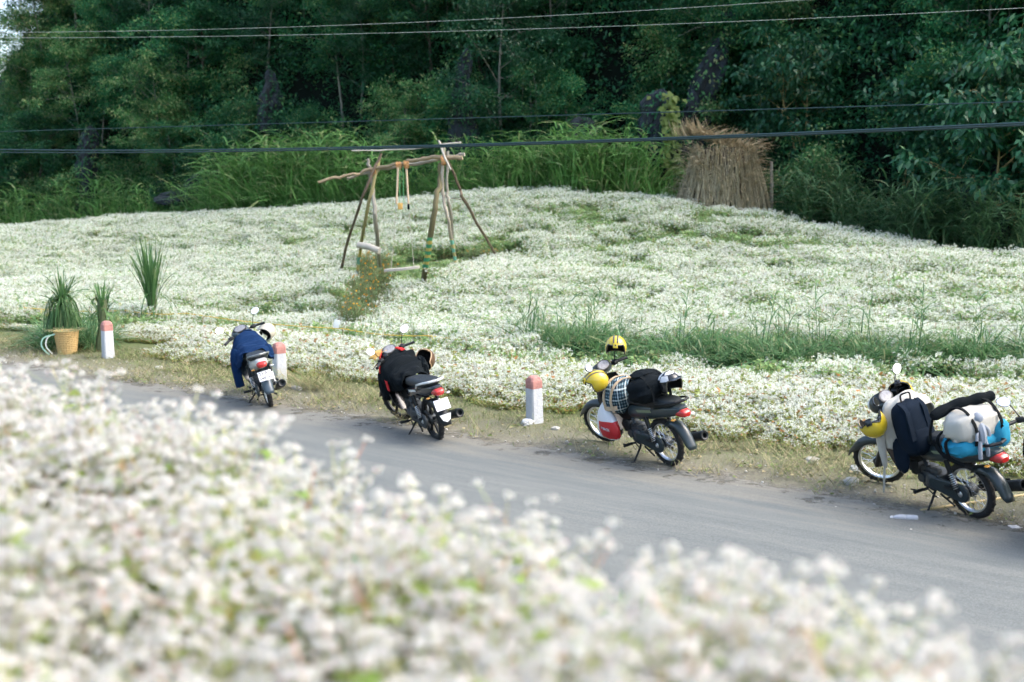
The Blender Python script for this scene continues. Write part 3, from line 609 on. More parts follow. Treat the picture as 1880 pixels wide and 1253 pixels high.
for px in np.arange(-250, 2080, 92):
    p_ = px + trng.normal() * 22
    if gap(p_, 1090, 1170) or gap(p_, 1570, 1640) or gap(p_, 520, 590): continue
    plant(trng.choice([0, 1, 2, 7, 4], p=[.2, .2, .25, .2, .15]) if px < 1250 else trng.choice([0, 1, 2, 6], p=[.2, .2, .2, .4]), p_, 1.6 + trng.rand() * 1.2, trng.uniform(.55, .85))
for px in np.arange(-240, 2080, 100):
    p_ = px + trng.normal() * 25
    if gap(p_, 1080, 1180) or gap(p_, 1500, 1660) or gap(p_, 560, 640): continue
    plant(trng.choice([2, 3, 4, 5, 7]) if px < 1250 else trng.choice([2, 4, 6, 1]), p_, 3.6 + trng.rand() * 1.4, trng.uniform(.65, .95))
for px in np.arange(-150, 2100, 105):
    p_ = px + trng.normal() * 30; plant(trng.choice([2, 3, 4, 7, 5]) if px < 700 else trng.choice([4, 4, 3, 0]), p_, 5.8 + trng.rand() * 1.6, trng.uniform(.65, 1.0))
for px in np.arange(120, 2150, 140):
    p_ = px + trng.normal() * 35; plant(trng.choice([2, 4, 7]), p_, 9 + trng.rand() * 2.5, trng.uniform(.8, 1.1))
for px in np.arange(40, 2200, 190):
    plant(trng.choice([2, 4]), px + trng.normal() * 40, 14 + trng.rand() * 4, trng.uniform(.9, 1.2))
for row, t0 in enumerate((1.2, 2.6, 3.8, 5.0, 6.4, 8.0)):
    for px in np.arange(-260 + 31 * (row % 2), 2090, 88):
        p_ = px + trng.normal() * 20
        if gap(p_, 1080, 1180) or (gap(p_, 1470, 1680) and row < 4) or (gap(p_, 540, 650) and row > 1) or (gap(p_, 660, 720) and row > 3): continue
        plant(trng.choice([0, 0, 1]) if row % 2 else trng.choice([0, 1, 2]), p_, t0 + trng.rand() * .8, trng.uniform(.7, 1.05))
# marked individuals of the photograph
for kind, px, t, sc in ((2, 440, .9, .80), (5, 930, 1.4, .95), (3, 635, 3.2, .9), (3, 190, 3.0, 1.0), (3, 75, 2.4, .8), (6, 1840, .6, .8), (6, 1760, 1.6, .8), (7, 740, 1.0, .55), (7, 300, 1.6, .7), (3, 335, 1.2, .65), (7, 60, 4, 1.0), (7, 110, 6, 1.1), (2, 20, 2, .9), (7, -40, 3, 1.0), (2, 96, 8.5, .9), (7, 118, 10, 1.0), (4, 150, 12, 1.0), (2, 130, 13.5, 1.0), (7, 160, 9, 1.1)): plant(kind, px, t, sc)

# scrub clinging all over the slope
SCR = []
for k in range(3):
    r = np.random.RandomState(700 + k); S_ = Soup()
    for j in range(150):
        c = r.normal(size=3) * np.array([.55, .55, .4]); S_.quad(quadleaf(c + np.array([0, 0, .35]), r.normal(size=3) + np.array([0, -.3, -.3]), np.array([0, -.3, 1.]) + r.normal(size=3) * .5, .16 + .1 * r.rand(), .08 + .04 * r.rand()), 0)
    SCR.append(S_.mesh('scrub', [LF[0] if k < 2 else LF[1]]))
px = rng.uniform(-300, 2150, 5200); t = rng.uniform(.3, 15, 5200); keep = ~(((px > 1100) & (px < 1155) & (t < 5)) | ((px > 1580) & (px < 1640) & (t < 4)) | ((px > 555) & (px < 610) & (t > 2.5) & (t < 5))); px, t = px[keep], t[keep]; x, y, z = hillpt(px, t); z = z + height(x, y)
scatter('hillside_scrub', np.stack([x, y, z], 1), rots(len(x), .3), rng.uniform(.6, 1.25, len(x)), rng.randint(0, 3, len(x)), SCR, 'dark leafy scrub clinging to the steep hillside', 'undergrowth')
# limestone that shows between the leaves
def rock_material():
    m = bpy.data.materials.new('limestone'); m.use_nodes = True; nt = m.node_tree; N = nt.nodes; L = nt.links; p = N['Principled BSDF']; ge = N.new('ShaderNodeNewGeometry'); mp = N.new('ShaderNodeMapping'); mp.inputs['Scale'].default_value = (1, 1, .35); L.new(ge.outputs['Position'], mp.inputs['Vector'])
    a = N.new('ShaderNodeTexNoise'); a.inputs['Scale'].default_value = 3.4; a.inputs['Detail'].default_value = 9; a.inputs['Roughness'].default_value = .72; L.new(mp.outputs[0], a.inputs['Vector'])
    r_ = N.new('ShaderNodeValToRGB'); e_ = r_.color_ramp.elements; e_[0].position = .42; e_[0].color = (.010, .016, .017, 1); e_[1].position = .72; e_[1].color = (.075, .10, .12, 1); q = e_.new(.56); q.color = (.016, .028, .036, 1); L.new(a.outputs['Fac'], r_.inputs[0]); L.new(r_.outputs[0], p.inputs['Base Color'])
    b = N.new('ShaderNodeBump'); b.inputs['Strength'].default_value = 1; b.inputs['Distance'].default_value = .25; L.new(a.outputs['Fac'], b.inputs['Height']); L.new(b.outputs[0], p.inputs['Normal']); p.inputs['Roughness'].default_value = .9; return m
M_ROCK = rock_material()
def rock(px, py_top, py_bot, wpx, d, seed, leanpx=0):
    r = np.random.RandomState(seed); A = U(px, py_bot + 30, d); B = U(px + leanpx, py_top, d + .8); w = wpx / FPX * d; n = 40; rings = []; m = 46; ph = r.rand(6) * 6
    for i in range(m):
        t = i / (m - 1); c = A.lerp(B, t) + Vector((.12 * w * math.sin(5 * t + ph[3]), 0, 0)); rr = w * .5 * (1.25 - .7 * t + .16 * math.sin(7 * t + ph[2])) * (1 if t < .9 else math.sqrt(max(0.02, 1 - ((t - .9) / .102) ** 2))); ring = []
        for k in range(n):
            a = 6.283 * k / n; f = 1 + .22 * math.sin(3 * a + ph[0] + 1.5 * t) + .13 * abs(math.sin(5.5 * a + ph[1] + 2 * t)) + .5 * (vnoise([a * 2.2 + seed], [t * 9], 5)[0] - .5) + .4 * (vnoise([a * 5 + seed], [t * 26], 6)[0] - .5)
            ring.append(c + Vector((math.cos(a) * rr * f, math.sin(a) * rr * f, r.normal() * .02)))
        rings.append(ring)
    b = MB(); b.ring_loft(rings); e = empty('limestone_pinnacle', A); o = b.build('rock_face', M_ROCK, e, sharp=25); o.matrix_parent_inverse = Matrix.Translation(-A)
    S_ = Soup(); L_ = (B - A).length                # leaves rooted in its cracks
    for k in range(int(170 * w * L_)):
        i = r.randint(2, m - 1); j = r.randint(0, n)
        if vnoise([i * .35 + seed], [j * .3], 9)[0] < .42: continue
        c = np.array(rings[i][j]); od = np.array([math.cos(6.283 * j / n), math.sin(6.283 * j / n), 0]); S_.quad(quadleaf(c + od * .05 + r.normal(size=3) * .06, od * .6 + r.normal(size=3) * .5 + np.array([0, 0, -.6]), od + np.array([0, 0, .5]), .14 + .1 * r.rand(), .07 + .04 * r.rand()), 0)
    if S_.Q: q = link('foliage', S_.mesh('foliage', [LF[int(r.choice([0, 1, 2]))]]), None, e); q.matrix_parent_inverse = Matrix.Translation(-A)
    return e
for px, a, b_, w, dof, lab, ln in ((160, 232, 400, 36, 2.6, 'tall narrow blue grey limestone pinnacle among olive trees', 4), (496, 128, 215, 34, 5.2, 'small dark limestone knob beside the rounded tree', -4), (400, 300, 380, 120, 3.4, 'wide low limestone face above the cane grass', 6),
        (848, 90, 330, 42, 3.6, 'upright limestone pinnacle behind the swing frame', 8), (1058, 215, 335, 70, 3.2, 'shadowed limestone wall behind the dark hollow', 5), (1258, 55, 250, 46, 4.4, 'long slanting limestone rib above the stalk stack', 72),
        (1203, 165, 345, 60, 2.6, 'mottled limestone boulder hung with climbing leaves', 4), (1792, 240, 400, 34, 3.4, 'dark limestone post in the reeds', 4), (1828, 290, 440, 26, 3.0, 'low dark limestone stub in the reeds', 3), (1345, 5, 60, 90, 7.5, 'limestone ledge high over the stalk stack', 10)):
    tag(rock(px, a, b_, w, float(crestD(px)) + dof, px, ln), lab, 'rock', 'limestone rocks on the hillside')
    for q in range(3): plant(int(trng.choice([0, 1])), px + trng.choice([-1, 1]) * w * trng.uniform(.3, .9), max(.2, dof - HB - .6 + trng.rand() * .4), trng.uniform(.3, .5))
# lime leaved climber on the boulder
r = np.random.RandomState(9); S_ = Soup(); path = [U(1228, 172, 40.2), U(1232, 215, 40.1), U(1226, 250, 40.1), U(1235, 300, 40.0), U(1244, 340, 39.8)]
for k in range(230):
    f = r.rand() * 3.999; i = int(f); c = np.array(path[i].lerp(path[i + 1], f - i)) + r.normal(size=3) * np.array([.16, .10, .12]); dv = np.array([r.normal() * .6, -.5, -.8])
    S_.quad(quadleaf(c, dv, np.array([r.normal() * .4, -1, .4]), .2 + .1 * r.rand(), .14 + .08 * r.rand()), 0)
me = S_.mesh('foliage', [LF[4]]); e = empty('climbing_vine', path[-1]); o = link('foliage', me, None, e); o.matrix_parent_inverse = Matrix.Translation(-path[-1])
vb = MB(); vb.tube([p + Vector((0, .05, 0)) for p in path], .012, 5); o = vb.build('stem', M_BARKD, e); o.matrix_parent_inverse = Matrix.Translation(-path[-1])
tag(e, 'lime green climber with heart shaped leaves hanging on the boulder', 'vine')
# ------------------------------------------------------------------ motorbikes (local frame: x forward, y left, z up, origin under the rear axle)
M_TYRE = mat('tyre_rubber', (.022, .022, .022), .85, var=.25, vs=20, bump=.3, bs=120)
M_CHROME = mat('rim_alloy', (.72, .73, .74), .28, 1.0, var=.08)
M_ENG = mat('engine_alloy', (.075, .085, .09), .5, .6, var=.3, vs=15, bump=.3, bs=60)
M_BLK = mat('black_plastic', (.008, .011, .012), .45, var=.2)
M_BLKG = mat('black_gloss', (.012, .014, .016), .18, var=.1, coat=.5)
M_GREY = mat('grey_green_panel', (.024, .036, .039), .32, var=.12, coat=.25)
M_WHITEP = mat('white_panel', (.62, .63, .61), .3, var=.06, coat=.3)
M_NAVYP = mat('blue_grey_panel', (.05, .075, .095), .3, var=.1, coat=.3)
M_SEAT = mat('seat_vinyl', (.014, .019, .021), .5, var=.2, bump=.25, bs=180)
M_RED = mat('red_lens', (.42, .025, .02), .2, var=.1, coat=.6)
M_AMB = mat('amber_lens', (.62, .30, .05), .2, var=.1, coat=.6)
M_CLR = mat('clear_lens', (.62, .64, .62), .12, var=.05, coat=.6)
M_MIRR = mat('mirror_glass', (.92, .93, .94), .06, 1.0, var=.01)
M_DIAL = mat('dial_face', (.16, .17, .19), .4, var=.7, vs=45, coat=.0)
M_PLATE = mat('plate_white', (.78, .79, .80), .4, var=.03)
M_INK = mat('plate_ink', (.03, .03, .035), .6, var=.05)
M_BLKM = mat('black_metal', (.02, .022, .023), .4, .6, var=.2)
SA = Vector((-math.sin(R(26)), 0, math.cos(R(26)))); SP = Vector((1.02, 0, .80))
def text_mesh(body, size, depth=.0008):
    cu = bpy.data.curves.new('lettering', 'FONT'); cu.body = body; cu.size = size; cu.extrude = depth; cu.align_x = 'CENTER'; cu.align_y = 'CENTER'; cu.resolution_u = 2
    ob = bpy.data.objects.new('lettering', cu); scene.collection.objects.link(ob); dg = bpy.context.evaluated_depsgraph_get()
    me = bpy.data.meshes.new_from_object(ob.evaluated_get(dg)); bpy.data.objects.remove(ob); return me
def make_wheel(name, c, X, root, cast, rear):
    w = MB(); w.X = X; w.torus(c, (0, 1, 0), .250, .036 if rear else .032, 44, 12, 1.0)
    for k in range(44):                           # tread blocks
        a = 6.283 * k / 44; p = Vector(c) + Vector((math.cos(a), 0, math.sin(a))) * (.2825 if rear else .2785)
        w.box(p + Vector((0, .012 * (1 if k % 2 else -1), 0)), (.008, .024, .018), 0, Matrix.Rotation(-a, 3, 'Y'))
    o = w.build(name, M_TYRE, root)
    r = MB(); r.X = X; r.lathe([(.226, -.022), (.226, .022), (.216, .022), (.205, .012), (.205, -.012), (.216, -.022), (.226, -.022)], c, (0, 1, 0), 44); r.build('rim', M_CHROME if not cast else M_BLKM, o)
    h = MB(); h.X = X; h.lathe([(.012, -.075), (.02, -.06), (.055, -.05), (.062, -.03), (.062, .03), (.055, .05), (.02, .06), (.012, .075)], c, (0, 1, 0), 20, True, True); h.build('hub', M_ENG, o)
    s = MB(); s.X = X
    if cast:
        for k in range(5):
            a = 6.283 * k / 5 + .3; d0 = Vector((math.cos(a), 0, math.sin(a))); s.tube([Vector(c) + d0 * .05, Vector(c) + d0 * .13, Vector(c) + d0 * .212], [.026, .018, .024], 6)
        s.build('spokes', M_BLKM, o)
    else:
        for k in range(32):
            a = 6.283 * k / 32; sg = 1 if k % 2 else -1; b = a + (.55 if (k // 2) % 2 else -.55)
            s.tube([Vector(c) + Vector((math.cos(b) * .055, sg * .04, math.sin(b) * .055)), Vector(c) + Vector((math.cos(a) * .208, sg * .006, math.sin(a) * .208))], .0026, 4, False)
        s.build('spokes', M_CHROME, o)
    return o
def xloft(rows, n=5, p=.42):                      # rows: (x, z, w, h)
    return [[(x, a, z + b) for a, b in rrect(w, h, n, p)] for x, z, w, h in rows]
def sheet(pts, ws, drops, inward, n=9):           # rings (open) that bend towards 'inward' at the sides
    rings = []
    for (x, z), w, dr in zip(pts, ws, drops):
        q = Vector((inward[0] - x, 0, inward[1] - z)).normalized(); ring = []
        for k in range(n):
            t = -1 + 2 * k / (n - 1); ring.append(Vector((x, t * w / 2 * (1 - .08 * abs(t) ** 3), z)) + q * (dr * abs(t) ** 2.2))
        rings.append(ring)
    return rings
def make_bike(pos, heading, lean, steer, body, tail, shield, fend, cast=False, plate=None, mudflap=False, rail=M_BLKM, rear_plate=True):
    M = Matrix.Translation(pos) @ Matrix.Rotation(R(heading), 4, 'Z') @ Matrix.Rotation(R(-lean), 4, 'X')
    root = empty('motorbike'); root.matrix_world = M
    X = Matrix.Translation(SP) @ Matrix.Rotation(R(steer), 4, SA) @ Matrix.Translation(-SP)
    make_wheel('rear_wheel', (0, 0, .285), None, root, cast, True); make_wheel('front_wheel', (1.24, 0, .28), X, root, cast, False)
    b = MB(); b.X = X                              # fork legs
    for sg in (-1, 1):
        A = Vector((1.24, sg * .078, .28)); b.tube([A - SA * .03, A, A + SA * .22], [.02, .03, .029], 10); b.tube([A + SA * .2, A + SA * .52], [.018, .02], 8)
    b.tube([(1.24, -.1, .28), (1.24, .1, .28)], .012, 8); b.tube([(1.02, -.08, .73), (1.02, .08, .73)], .03, 8); b.build('fork', M_BLK if shield is not M_NAVYP else M_BLK, root)
    b = MB(); b.X = X; P = []; W = []; D = []
    for k in range(13):
        a = R(8 + 140 * k / 12); rr = .312 + .03 * max(0, 1 - k / 3) ** 2; P.append((1.24 + rr * math.cos(a), .28 + rr * math.sin(a) + (.015 if k < 2 else 0))); W.append(.05 + .09 * min(1, k / 3.5)); D.append(.02 + .05 * min(1, k / 3))
    b.ring_loft(sheet(P, W, D, (1.24, .28)), closed=False); o = b.build('front_fender', fend, root, fixn=False); md = o.modifiers.new('thickness', 'SOLIDIFY'); md.thickness = .005
    # leg shield
    b = MB(); rings = []
    for z, xf, w, sw in ((.955, .985, .09, .05), (.90, 1.03, .14, .07), (.80, 1.075, .20, .11), (.68, 1.07, .225, .14), (.55, .985, .225, .15), (.43, .915, .205, .14), (.34, .865, .165, .10), (.29, .83, .12, .06)):
        o_ = [(xf - sw * abs(t) ** 1.7, t * w, z) for t in np.linspace(-1, 1, 11)]; i_ = [(xf - sw * abs(t) ** 1.7 - .035 * (1 - .6 * abs(t)), t * w * .97, z) for t in np.linspace(1, -1, 11)]; rings.append(o_ + i_)
    b.ring_loft(rings); sh = b.build('leg_shield', shield, root, sharp=50)
    b = MB(); b.ring_loft(xloft([(.99, .80, .12, .16), (.90, .68, .15, .20), (.80, .57, .15, .20), (.70, .52, .145, .19), (.60, .53, .15, .19), (.50, .58, .16, .20)])); b.build('frame_cover', M_BLK, root)
    b = MB(); b.ring_loft(xloft([(.60, .555, .13, .12), (.52, .575, .19, .19), (.38, .60, .235, .21), (.15, .64, .255, .19), (-.08, .685, .245, .165), (-.26, .72, .205, .13), (-.37, .745, .15, .09), (-.40, .75, .11, .06)])); b.build('side_cover', tail, root, sub=1)
    b = MB()                                      # sticker stripe on each side
    for sg in (-1, 1): b.add([(.34, sg * .124, .645), (.05, sg * .133, .70), (.03, sg * .134, .672), (.30, sg * .125, .622)], [(0, 1, 2, 3)])
    b.build('stripe', mat('stripe_decal', (.16, .20, .12), .4, var=.3, vs=40) if body is M_GREY else rail, root, fixn=False)
    b = MB(); b.ring_loft(xloft([(.63, .685, .09, .05), (.58, .70, .15, .085), (.46, .725, .21, .105), (.30, .745, .245, .11), (.12, .765, .27, .11), (-.08, .79, .27, .11), (-.22, .808, .235, .09), (-.31, .812, .16, .05)], 5, .46)); b.build('seat', M_SEAT, root, sub=1)
    b = MB()
    for sg in (-1, 1): b.tube([(.02, sg * .13, .72), (-.10, sg * .155, .79), (-.27, sg * .145, .835), (-.38, sg * .09, .855), (-.41, 0, .858)], [.010, .013, .014, .015, .016], 8)
    b.build('grab_rail', rail, root)
    b = MB(); b.ring_loft([[(x, a, z + c) for a, c in rrect(w, h, 4)] for x, z, w, h in ((-.33, .715, .15, .085), (-.40, .715, .145, .085), (-.44, .71, .12, .07), (-.455, .705, .08, .045))]); tl = b.build('tail_light', M_RED, root)
    for sg in (-1, 1):
        b = MB(); b.ring_loft([[(-.36 + x, sg * (.105 + y), .66 + z2 * .5) for x, z2 in rrect(w, w * .8, 3)] for y, w in ((0, .02), (.01, .045), (.03, .05), (.05, .035), (.057, .01))]); b.build('turn_signal', M_AMB if sg > 0 else M_CLR, root)
    P = [(-.10, .57), (-.22, .60), (-.32, .575), (-.39, .51), (-.435, .43), (-.47, .345), (-.49, .30)]
    b = MB(); b.ring_loft(sheet(P, [.15, .16, .165, .165, .165, .155, .12], [.07, .075, .07, .06, .05, .035, .02], (-.02, .30)), closed=False); o = b.build('rear_fender', fend, root, fixn=False); md = o.modifiers.new('thickness', 'SOLIDIFY'); md.thickness = .006
    if plate is not None:
        PM = Matrix.Translation((-.43, 0, .555)) @ Matrix.Rotation(R(-90), 4, 'Z') @ Matrix.Rotation(R(62), 4, 'X')
        b = MB(); b.X = PM; b.box((0, 0, 0), (.19, .14, .004), .0015); pl = b.build('licence_plate', M_PLATE, root)
        for k, tx in enumerate(plate):
            me = text_mesh(tx, .066); me.materials.append(M_INK); me.transform(PM @ Matrix.Translation((0, .032 - .064 * k, .003))); q = bpy.data.objects.new('lettering', me); scene.collection.objects.link(q); q.parent = pl
    if mudflap:
        b = MB(); b.X = Matrix.Translation((-.478, 0, .40)) @ Matrix.Rotation(R(18), 4, 'Y'); b.plate([(-.075, .04), (.075, .04), (.05, -.03), (0, -.06), (-.05, -.03)], .006, 0); b.build('mud_flap', M_WHITEP, root)
        b = MB(); b.box((.12, .15, .50), (.045, .02, .085), .006); b.build('side_reflector', M_AMB, root)
    # engine
    b = MB(); b.box((.40, 0, .30), (.27, .21, .19), .05); b.box((.50, 0, .36), (.14, .14, .13), .03); b.lathe([(.0, .135), (.07, .132), (.088, .12), (.09, .09)], (.37, 0, .30), (0, 1, 0), 24); b.lathe([(.0, .14), (.06, .137), (.075, .125), (.08, .09)], (.42, 0, .29), (0, -1, 0), 24)
    b.lathe([(0, .128), (.045, .126), (.05, .1)], (.51, 0, .315), (0, 1, 0), 18); b.box((.36, .06, .40), (.10, .07, .06), .015); b.tube([(.47, .06, .43), (.52, .05, .48), (.56, 0, .52)], .022, 8); eng = b.build('engine', M_ENG, root)
    for k in range(6):
        b = MB(); b.box((.585 + k * .019, 0, .375), (.007, .155, .145), .003); b.build('fin', M_ENG, eng)
    b = MB(); b.box((.715, 0, .375), (.05, .12, .12), .02); b.lathe([(.0, .06), (.035, .06), (.045, .04)], (.715, 0, .375), (0, 1, 0), 16); b.build('cylinder_head', M_ENG, eng)
    b = MB(); P = [(.70, -.02, .32), (.68, -.06, .22), (.58, -.12, .165), (.35, -.155, .165), (.15, -.17, .20), (.02, -.18, .245)]; b.tube(P, .017, 10); ex = b.build('exhaust_pipe', M_BLKM, root)
    b = MB(); A, B = Vector((.08, -.18, .235)), Vector((-.46, -.195, .395)); dv = (B - A).normalized(); b.lathe([(.016, 0), (.036, .03), (.044, .08), (.052, .30), (.057, .50), (.057, .55), (.048, .562), (.030, .555), (.026, .50), (0, .50)], A, dv, 22); b.build('muffler', M_BLK, ex)
    b = MB(); b.box((-.12, -.238, .33), (.30, .012, .05), .005, Matrix.Rotation(R(16.5), 3, 'Y')); b.build('heat_shield', M_BLKM, ex)
    # swing arm, chain case, shocks
    b = MB()
    for sg in (-1, 1): b.tube([(.34, sg * .085, .31), (.0, sg * .095, .285), (-.04, sg * .095, .28)], [.022, .018, .016], 8)
    b.build('swing_arm', M_BLKM, root)
    poly = [(.0 + .092 * math.cos(a), .285 + .092 * math.sin(a)) for a in np.linspace(R(80), R(280), 14)] + [(.34 + .062 * math.cos(a), .305 + .062 * math.sin(a)) for a in np.linspace(R(-85), R(85), 10)]
    b = MB(); b.X = Matrix.Translation((0, .118, 0)); b.plate(poly, .034, 1); o = b.build('chain_case', M_GREY if not cast else M_ENG, root); bv = o.modifiers.new('round', 'BEVEL'); bv.width = .008; bv.segments = 2
    b = MB(); b.lathe([(0, .148), (.02, .146), (.03, .138)], (0, 0, .285), (0, 1, 0), 16); b.tube([(0, .1, .285), (0, .155, .285)], .011, 8); b.build('axle_nut', M_CHROME, root)
    for sg in (-1, 1):
        A, B = Vector((.015, sg * .15, .30)), Vector((.13, sg * .15, .61)); b = MB(); b.tube([A, B], .013, 8); b.tube([B.lerp(A, .42), B], [.024, .026], 10); b.tube([A, A.lerp(B, .12)], .02, 8); so = b.build('shock_absorber', M_BLKM, root)
        dv = (B - A); x_ = dv.orthogonal().normalized(); y_ = dv.normalized().cross(x_); b = MB(); b.tube([A + dv * (.12 + .48 * k / 80) + (x_ * math.cos(k * .62) + y_ * math.sin(k * .62)) * .024 for k in range(81)], .0045, 5); b.build('spring', M_CHROME, so)
    b = MB()
    for sg in (-1, 1): b.tube([(.46, sg * .08, .215), (.46, sg * .16, .215)], .010, 6); b.tube([(.46, sg * .16, .217), (.46, sg * .27, .222)], [.017, .019], 8)
    b.build('footrest', M_BLK, root)
    for sg in (-1, 1):
        b = MB(); b.tube([(.12, sg * .10, .34), (.10, sg * .17, .345)], .010, 6); b.box((.08, sg * .20, .35), (.10, .03, .024), .008); b.build('pillion_peg', M_BLK, root)
    b = MB(); b.tube([(.40, .15, .235), (.47, .165, .20), (.57, .17, .185), (.60, .19, .19)], .008, 6); b.tube([(.40, .15, .235), (.30, .165, .195), (.27, .18, .20)], .008, 6); b.build('gear_lever', M_BLKM, root)
    zf = .27 * math.tan(R(lean)); b = MB(); b.tube([(.36, .10, .205), (.33, .19, zf + .07), (.31, .27, zf + .004)], [.014, .012, .012], 8); b.box((.308, .285, zf + .006), (.04, .05, .010), .003, Matrix.Rotation(R(lean), 3, 'X')); b.build('side_stand', M_BLKM, root)
    b = MB()
    for sg in (-1, 1): b.tube([(.30, sg * .09, .19), (.14, sg * .12, .15), (.08, sg * .14, .145)], .011, 6)
    b.tube([(.22, -.1, .165), (.22, .1, .165)], .010, 6); b.build('centre_stand', M_BLKM, root)
    # handlebar group
    b = MB(); b.X = X; b.ring_loft([[(x, a, z + c) for a, c in rrect(w, h, 5, .44)] for x, z, w, h in ((1.17, .985, .07, .05), (1.155, .985, .17, .12), (1.11, .985, .25, .165), (1.05, .995, .29, .16), (.985, 1.01, .29, .12), (.94, 1.015, .23, .07))]); hc = b.build('handlebar_cover', body, root, sub=1)
    b = MB(); b.X = X; b.ring_loft([[(x, a, z + c) for a, c in rrect(w, h, 5, .48)] for x, z, w, h in ((1.145, .985, .16, .10), (1.175, .98, .13, .085), (1.187, .978, .07, .045))]); b.build('headlight', M_CLR, hc)
    IM = X @ Matrix.Translation((.985, 0, 1.075)) @ Matrix.Rotation(R(-38), 4, 'Y'); b = MB(); b.X = IM; b.ring_loft([[(a * .68, c * 1.0, z) for c, a in rrect(w, h, 6, .5)] for z, w, h in ((-.05, .26, .24), (-.012, .235, .21), (0.0, .215, .19))]); ip = b.build('instrument_panel', M_BLK, root)
    b = MB(); b.X = IM; b.ring_loft([[(a * .68, c, z) for c, a in rrect(w, h, 6, .5)] for z, w, h in ((-.001, .185, .16), (.004, .18, .155), (.006, .14, .12))]); b.build('dial', M_DIAL, ip)
    b = MB(); b.X = X
    for sg in (-1, 1): b.tube([(1.02, sg * .06, .99), (1.01, sg * .15, 1.0), (.965, sg * .23, 1.0), (.90, sg * .36, .985)], .012, 8); b.box((.972, sg * .205, 1.005), (.065, .075, .055), .016)
    hb = b.build('handlebar', M_BLKM, root)
    for sg in (-1, 1):
        b = MB(); b.X = X; b.tube([(.955, sg * .25, .998), (.905, sg * .35, .986), (.898, sg * .365, .984)], [.018, .0175, .021], 12); b.build('grip', M_BLK, hb)
        b = MB(); b.X = X; b.tube([(1.0, sg * .22, 1.0), (.995, sg * .27, .995), (.975, sg * .36, .978), (.97, sg * .38, .975)], [.008, .007, .006, .008], 6); b.build('brake_lever', M_BLKM, hb)
        b = MB(); b.X = X; b.tube([(.965, sg * .20, 1.025), (.965, sg * .235, 1.09), (.955, sg * .27, 1.155), (.95, sg * .30, 1.185)], .0055, 8); b.build('mirror_stem', M_BLKM, hb)
        MM = X @ Matrix.Translation((.945, sg * .33, 1.205)) @ Matrix.Rotation(R(180 + sg * 14), 4, 'Z') @ Matrix.Rotation(R(-24), 4, 'Y') @ Matrix.Rotation(R(sg * -12), 4, 'X')
        el = lambda a_, b_, x: [(x, a_ * math.cos(t), b_ * math.sin(t) * (1 + .12 * math.cos(t) * sg)) for t in np.linspace(0, 6.283, 25)[:-1]]
        b = MB(); b.X = MM; b.ring_loft([el(.03, .02, -.022), el(.06, .042, -.016), el(.070, .050, 0), el(.068, .048, .003)]); mh = b.build('mirror', M_BLK, root)
        b = MB(); b.X = MM; b.ring_loft([el(.065, .0455, .0032), el(.0645, .045, .0045)]); b.build('mirror_glass', M_MIRR, mh)
    return root, M, X
B4 = make_bike(G(1787, 950), 114, 11.5, 30, M_GREY, M_GREY, M_BLK, M_GREY)
B3 = make_bike(G(1230, 854), 121, 11.5, 22, M_GREY, M_GREY, M_BLK, M_GREY)
B2 = make_bike(G(803, 808), 117, 12, 24, M_BLKG, M_BLKG, M_BLKG, M_BLK, cast=True, plate=[], mudflap=True, rail=M_WHITEP)
B1 = make_bike(G(497, 748), 111, 13, 24, M_NAVYP, M_WHITEP, M_NAVYP, M_NAVYP, plate=['23-B1', '548.40'], rail=mat('grey_rail', (.18, .20, .20), .4, .4))
B5 = make_bike((4.93, 9.12, .02), 74, 10, 4, M_BLKG, M_BLKG, M_BLKG, M_BLK)
gB = 'motorbikes parked along the road verge'
tag(B1[0], 'white tailed underbone motorbike with plate 23-B1 and blue jacket over it', 'motorbike', gB)
tag(B2[0], 'black motorbike with cast wheels, white tail trim and blank white plate', 'motorbike', gB)
tag(B3[0], 'dark grey spoked motorbike carrying a plaid bag and two yellow helmets', 'motorbike', gB)
tag(B4[0], 'dark grey spoked motorbike loaded with cream and blue luggage and navy backpack', 'motorbike', gB)
tag(B5[0], 'black motorbike without luggage parked close beside the luggage laden one', 'motorbike', gB)
# ------------------------------------------------------------------ what hangs on the bikes and lies on them
def fabric(name, col, var=.2, vs=14, bump=.35, bs=160, rough=.9): return mat(name, col, rough, var=var, vs=vs, bump=bump, bs=bs, spec=.15)
M_BLUEJ = fabric('blue_jacket', (.005, .024, .075)); M_BLKJ = fabric('black_cloth', (.005, .008, .010)); M_NAVY = fabric('navy_cloth', (.006, .013, .024)); M_CREAM = fabric('cream_cloth', (.50, .48, .42), var=.1)
M_REDC = fabric('red_cloth', (.50, .03, .03)); M_ORC = fabric('orange_cloth', (.62, .38, .12)); M_TAN = fabric('tan_strap', (.52, .40, .27)); M_CYAN = fabric('sky_blue_bag', (.03, .26, .40), var=.15); M_GREYC = fabric('grey_plush', (.27, .30, .34)); M_STR = fabric('black_webbing', (.006, .008, .009)); M_WHC = fabric('white_panel_cloth', (.6, .6, .6), var=.05)
M_HY = mat('yellow_shell', (.56, .42, .025), .22, var=.06, coat=.6); M_HB = mat('helmet_stripe', (.07, .065, .045), .3, var=.1, coat=.3); M_LIN = mat('helmet_lining', (.012, .012, .012), .95, var=.3, vs=40); M_HBE = mat('beige_shell', (.52, .48, .38), .25, var=.05, coat=.6); M_HBR = mat('brown_shell', (.10, .055, .03), .35, var=.2, coat=.3); M_HBK = mat('black_shell', (.012, .013, .014), .25, var=.1, coat=.5); M_RIMT = mat('tan_trim', (.55, .38, .22), .6, var=.1)
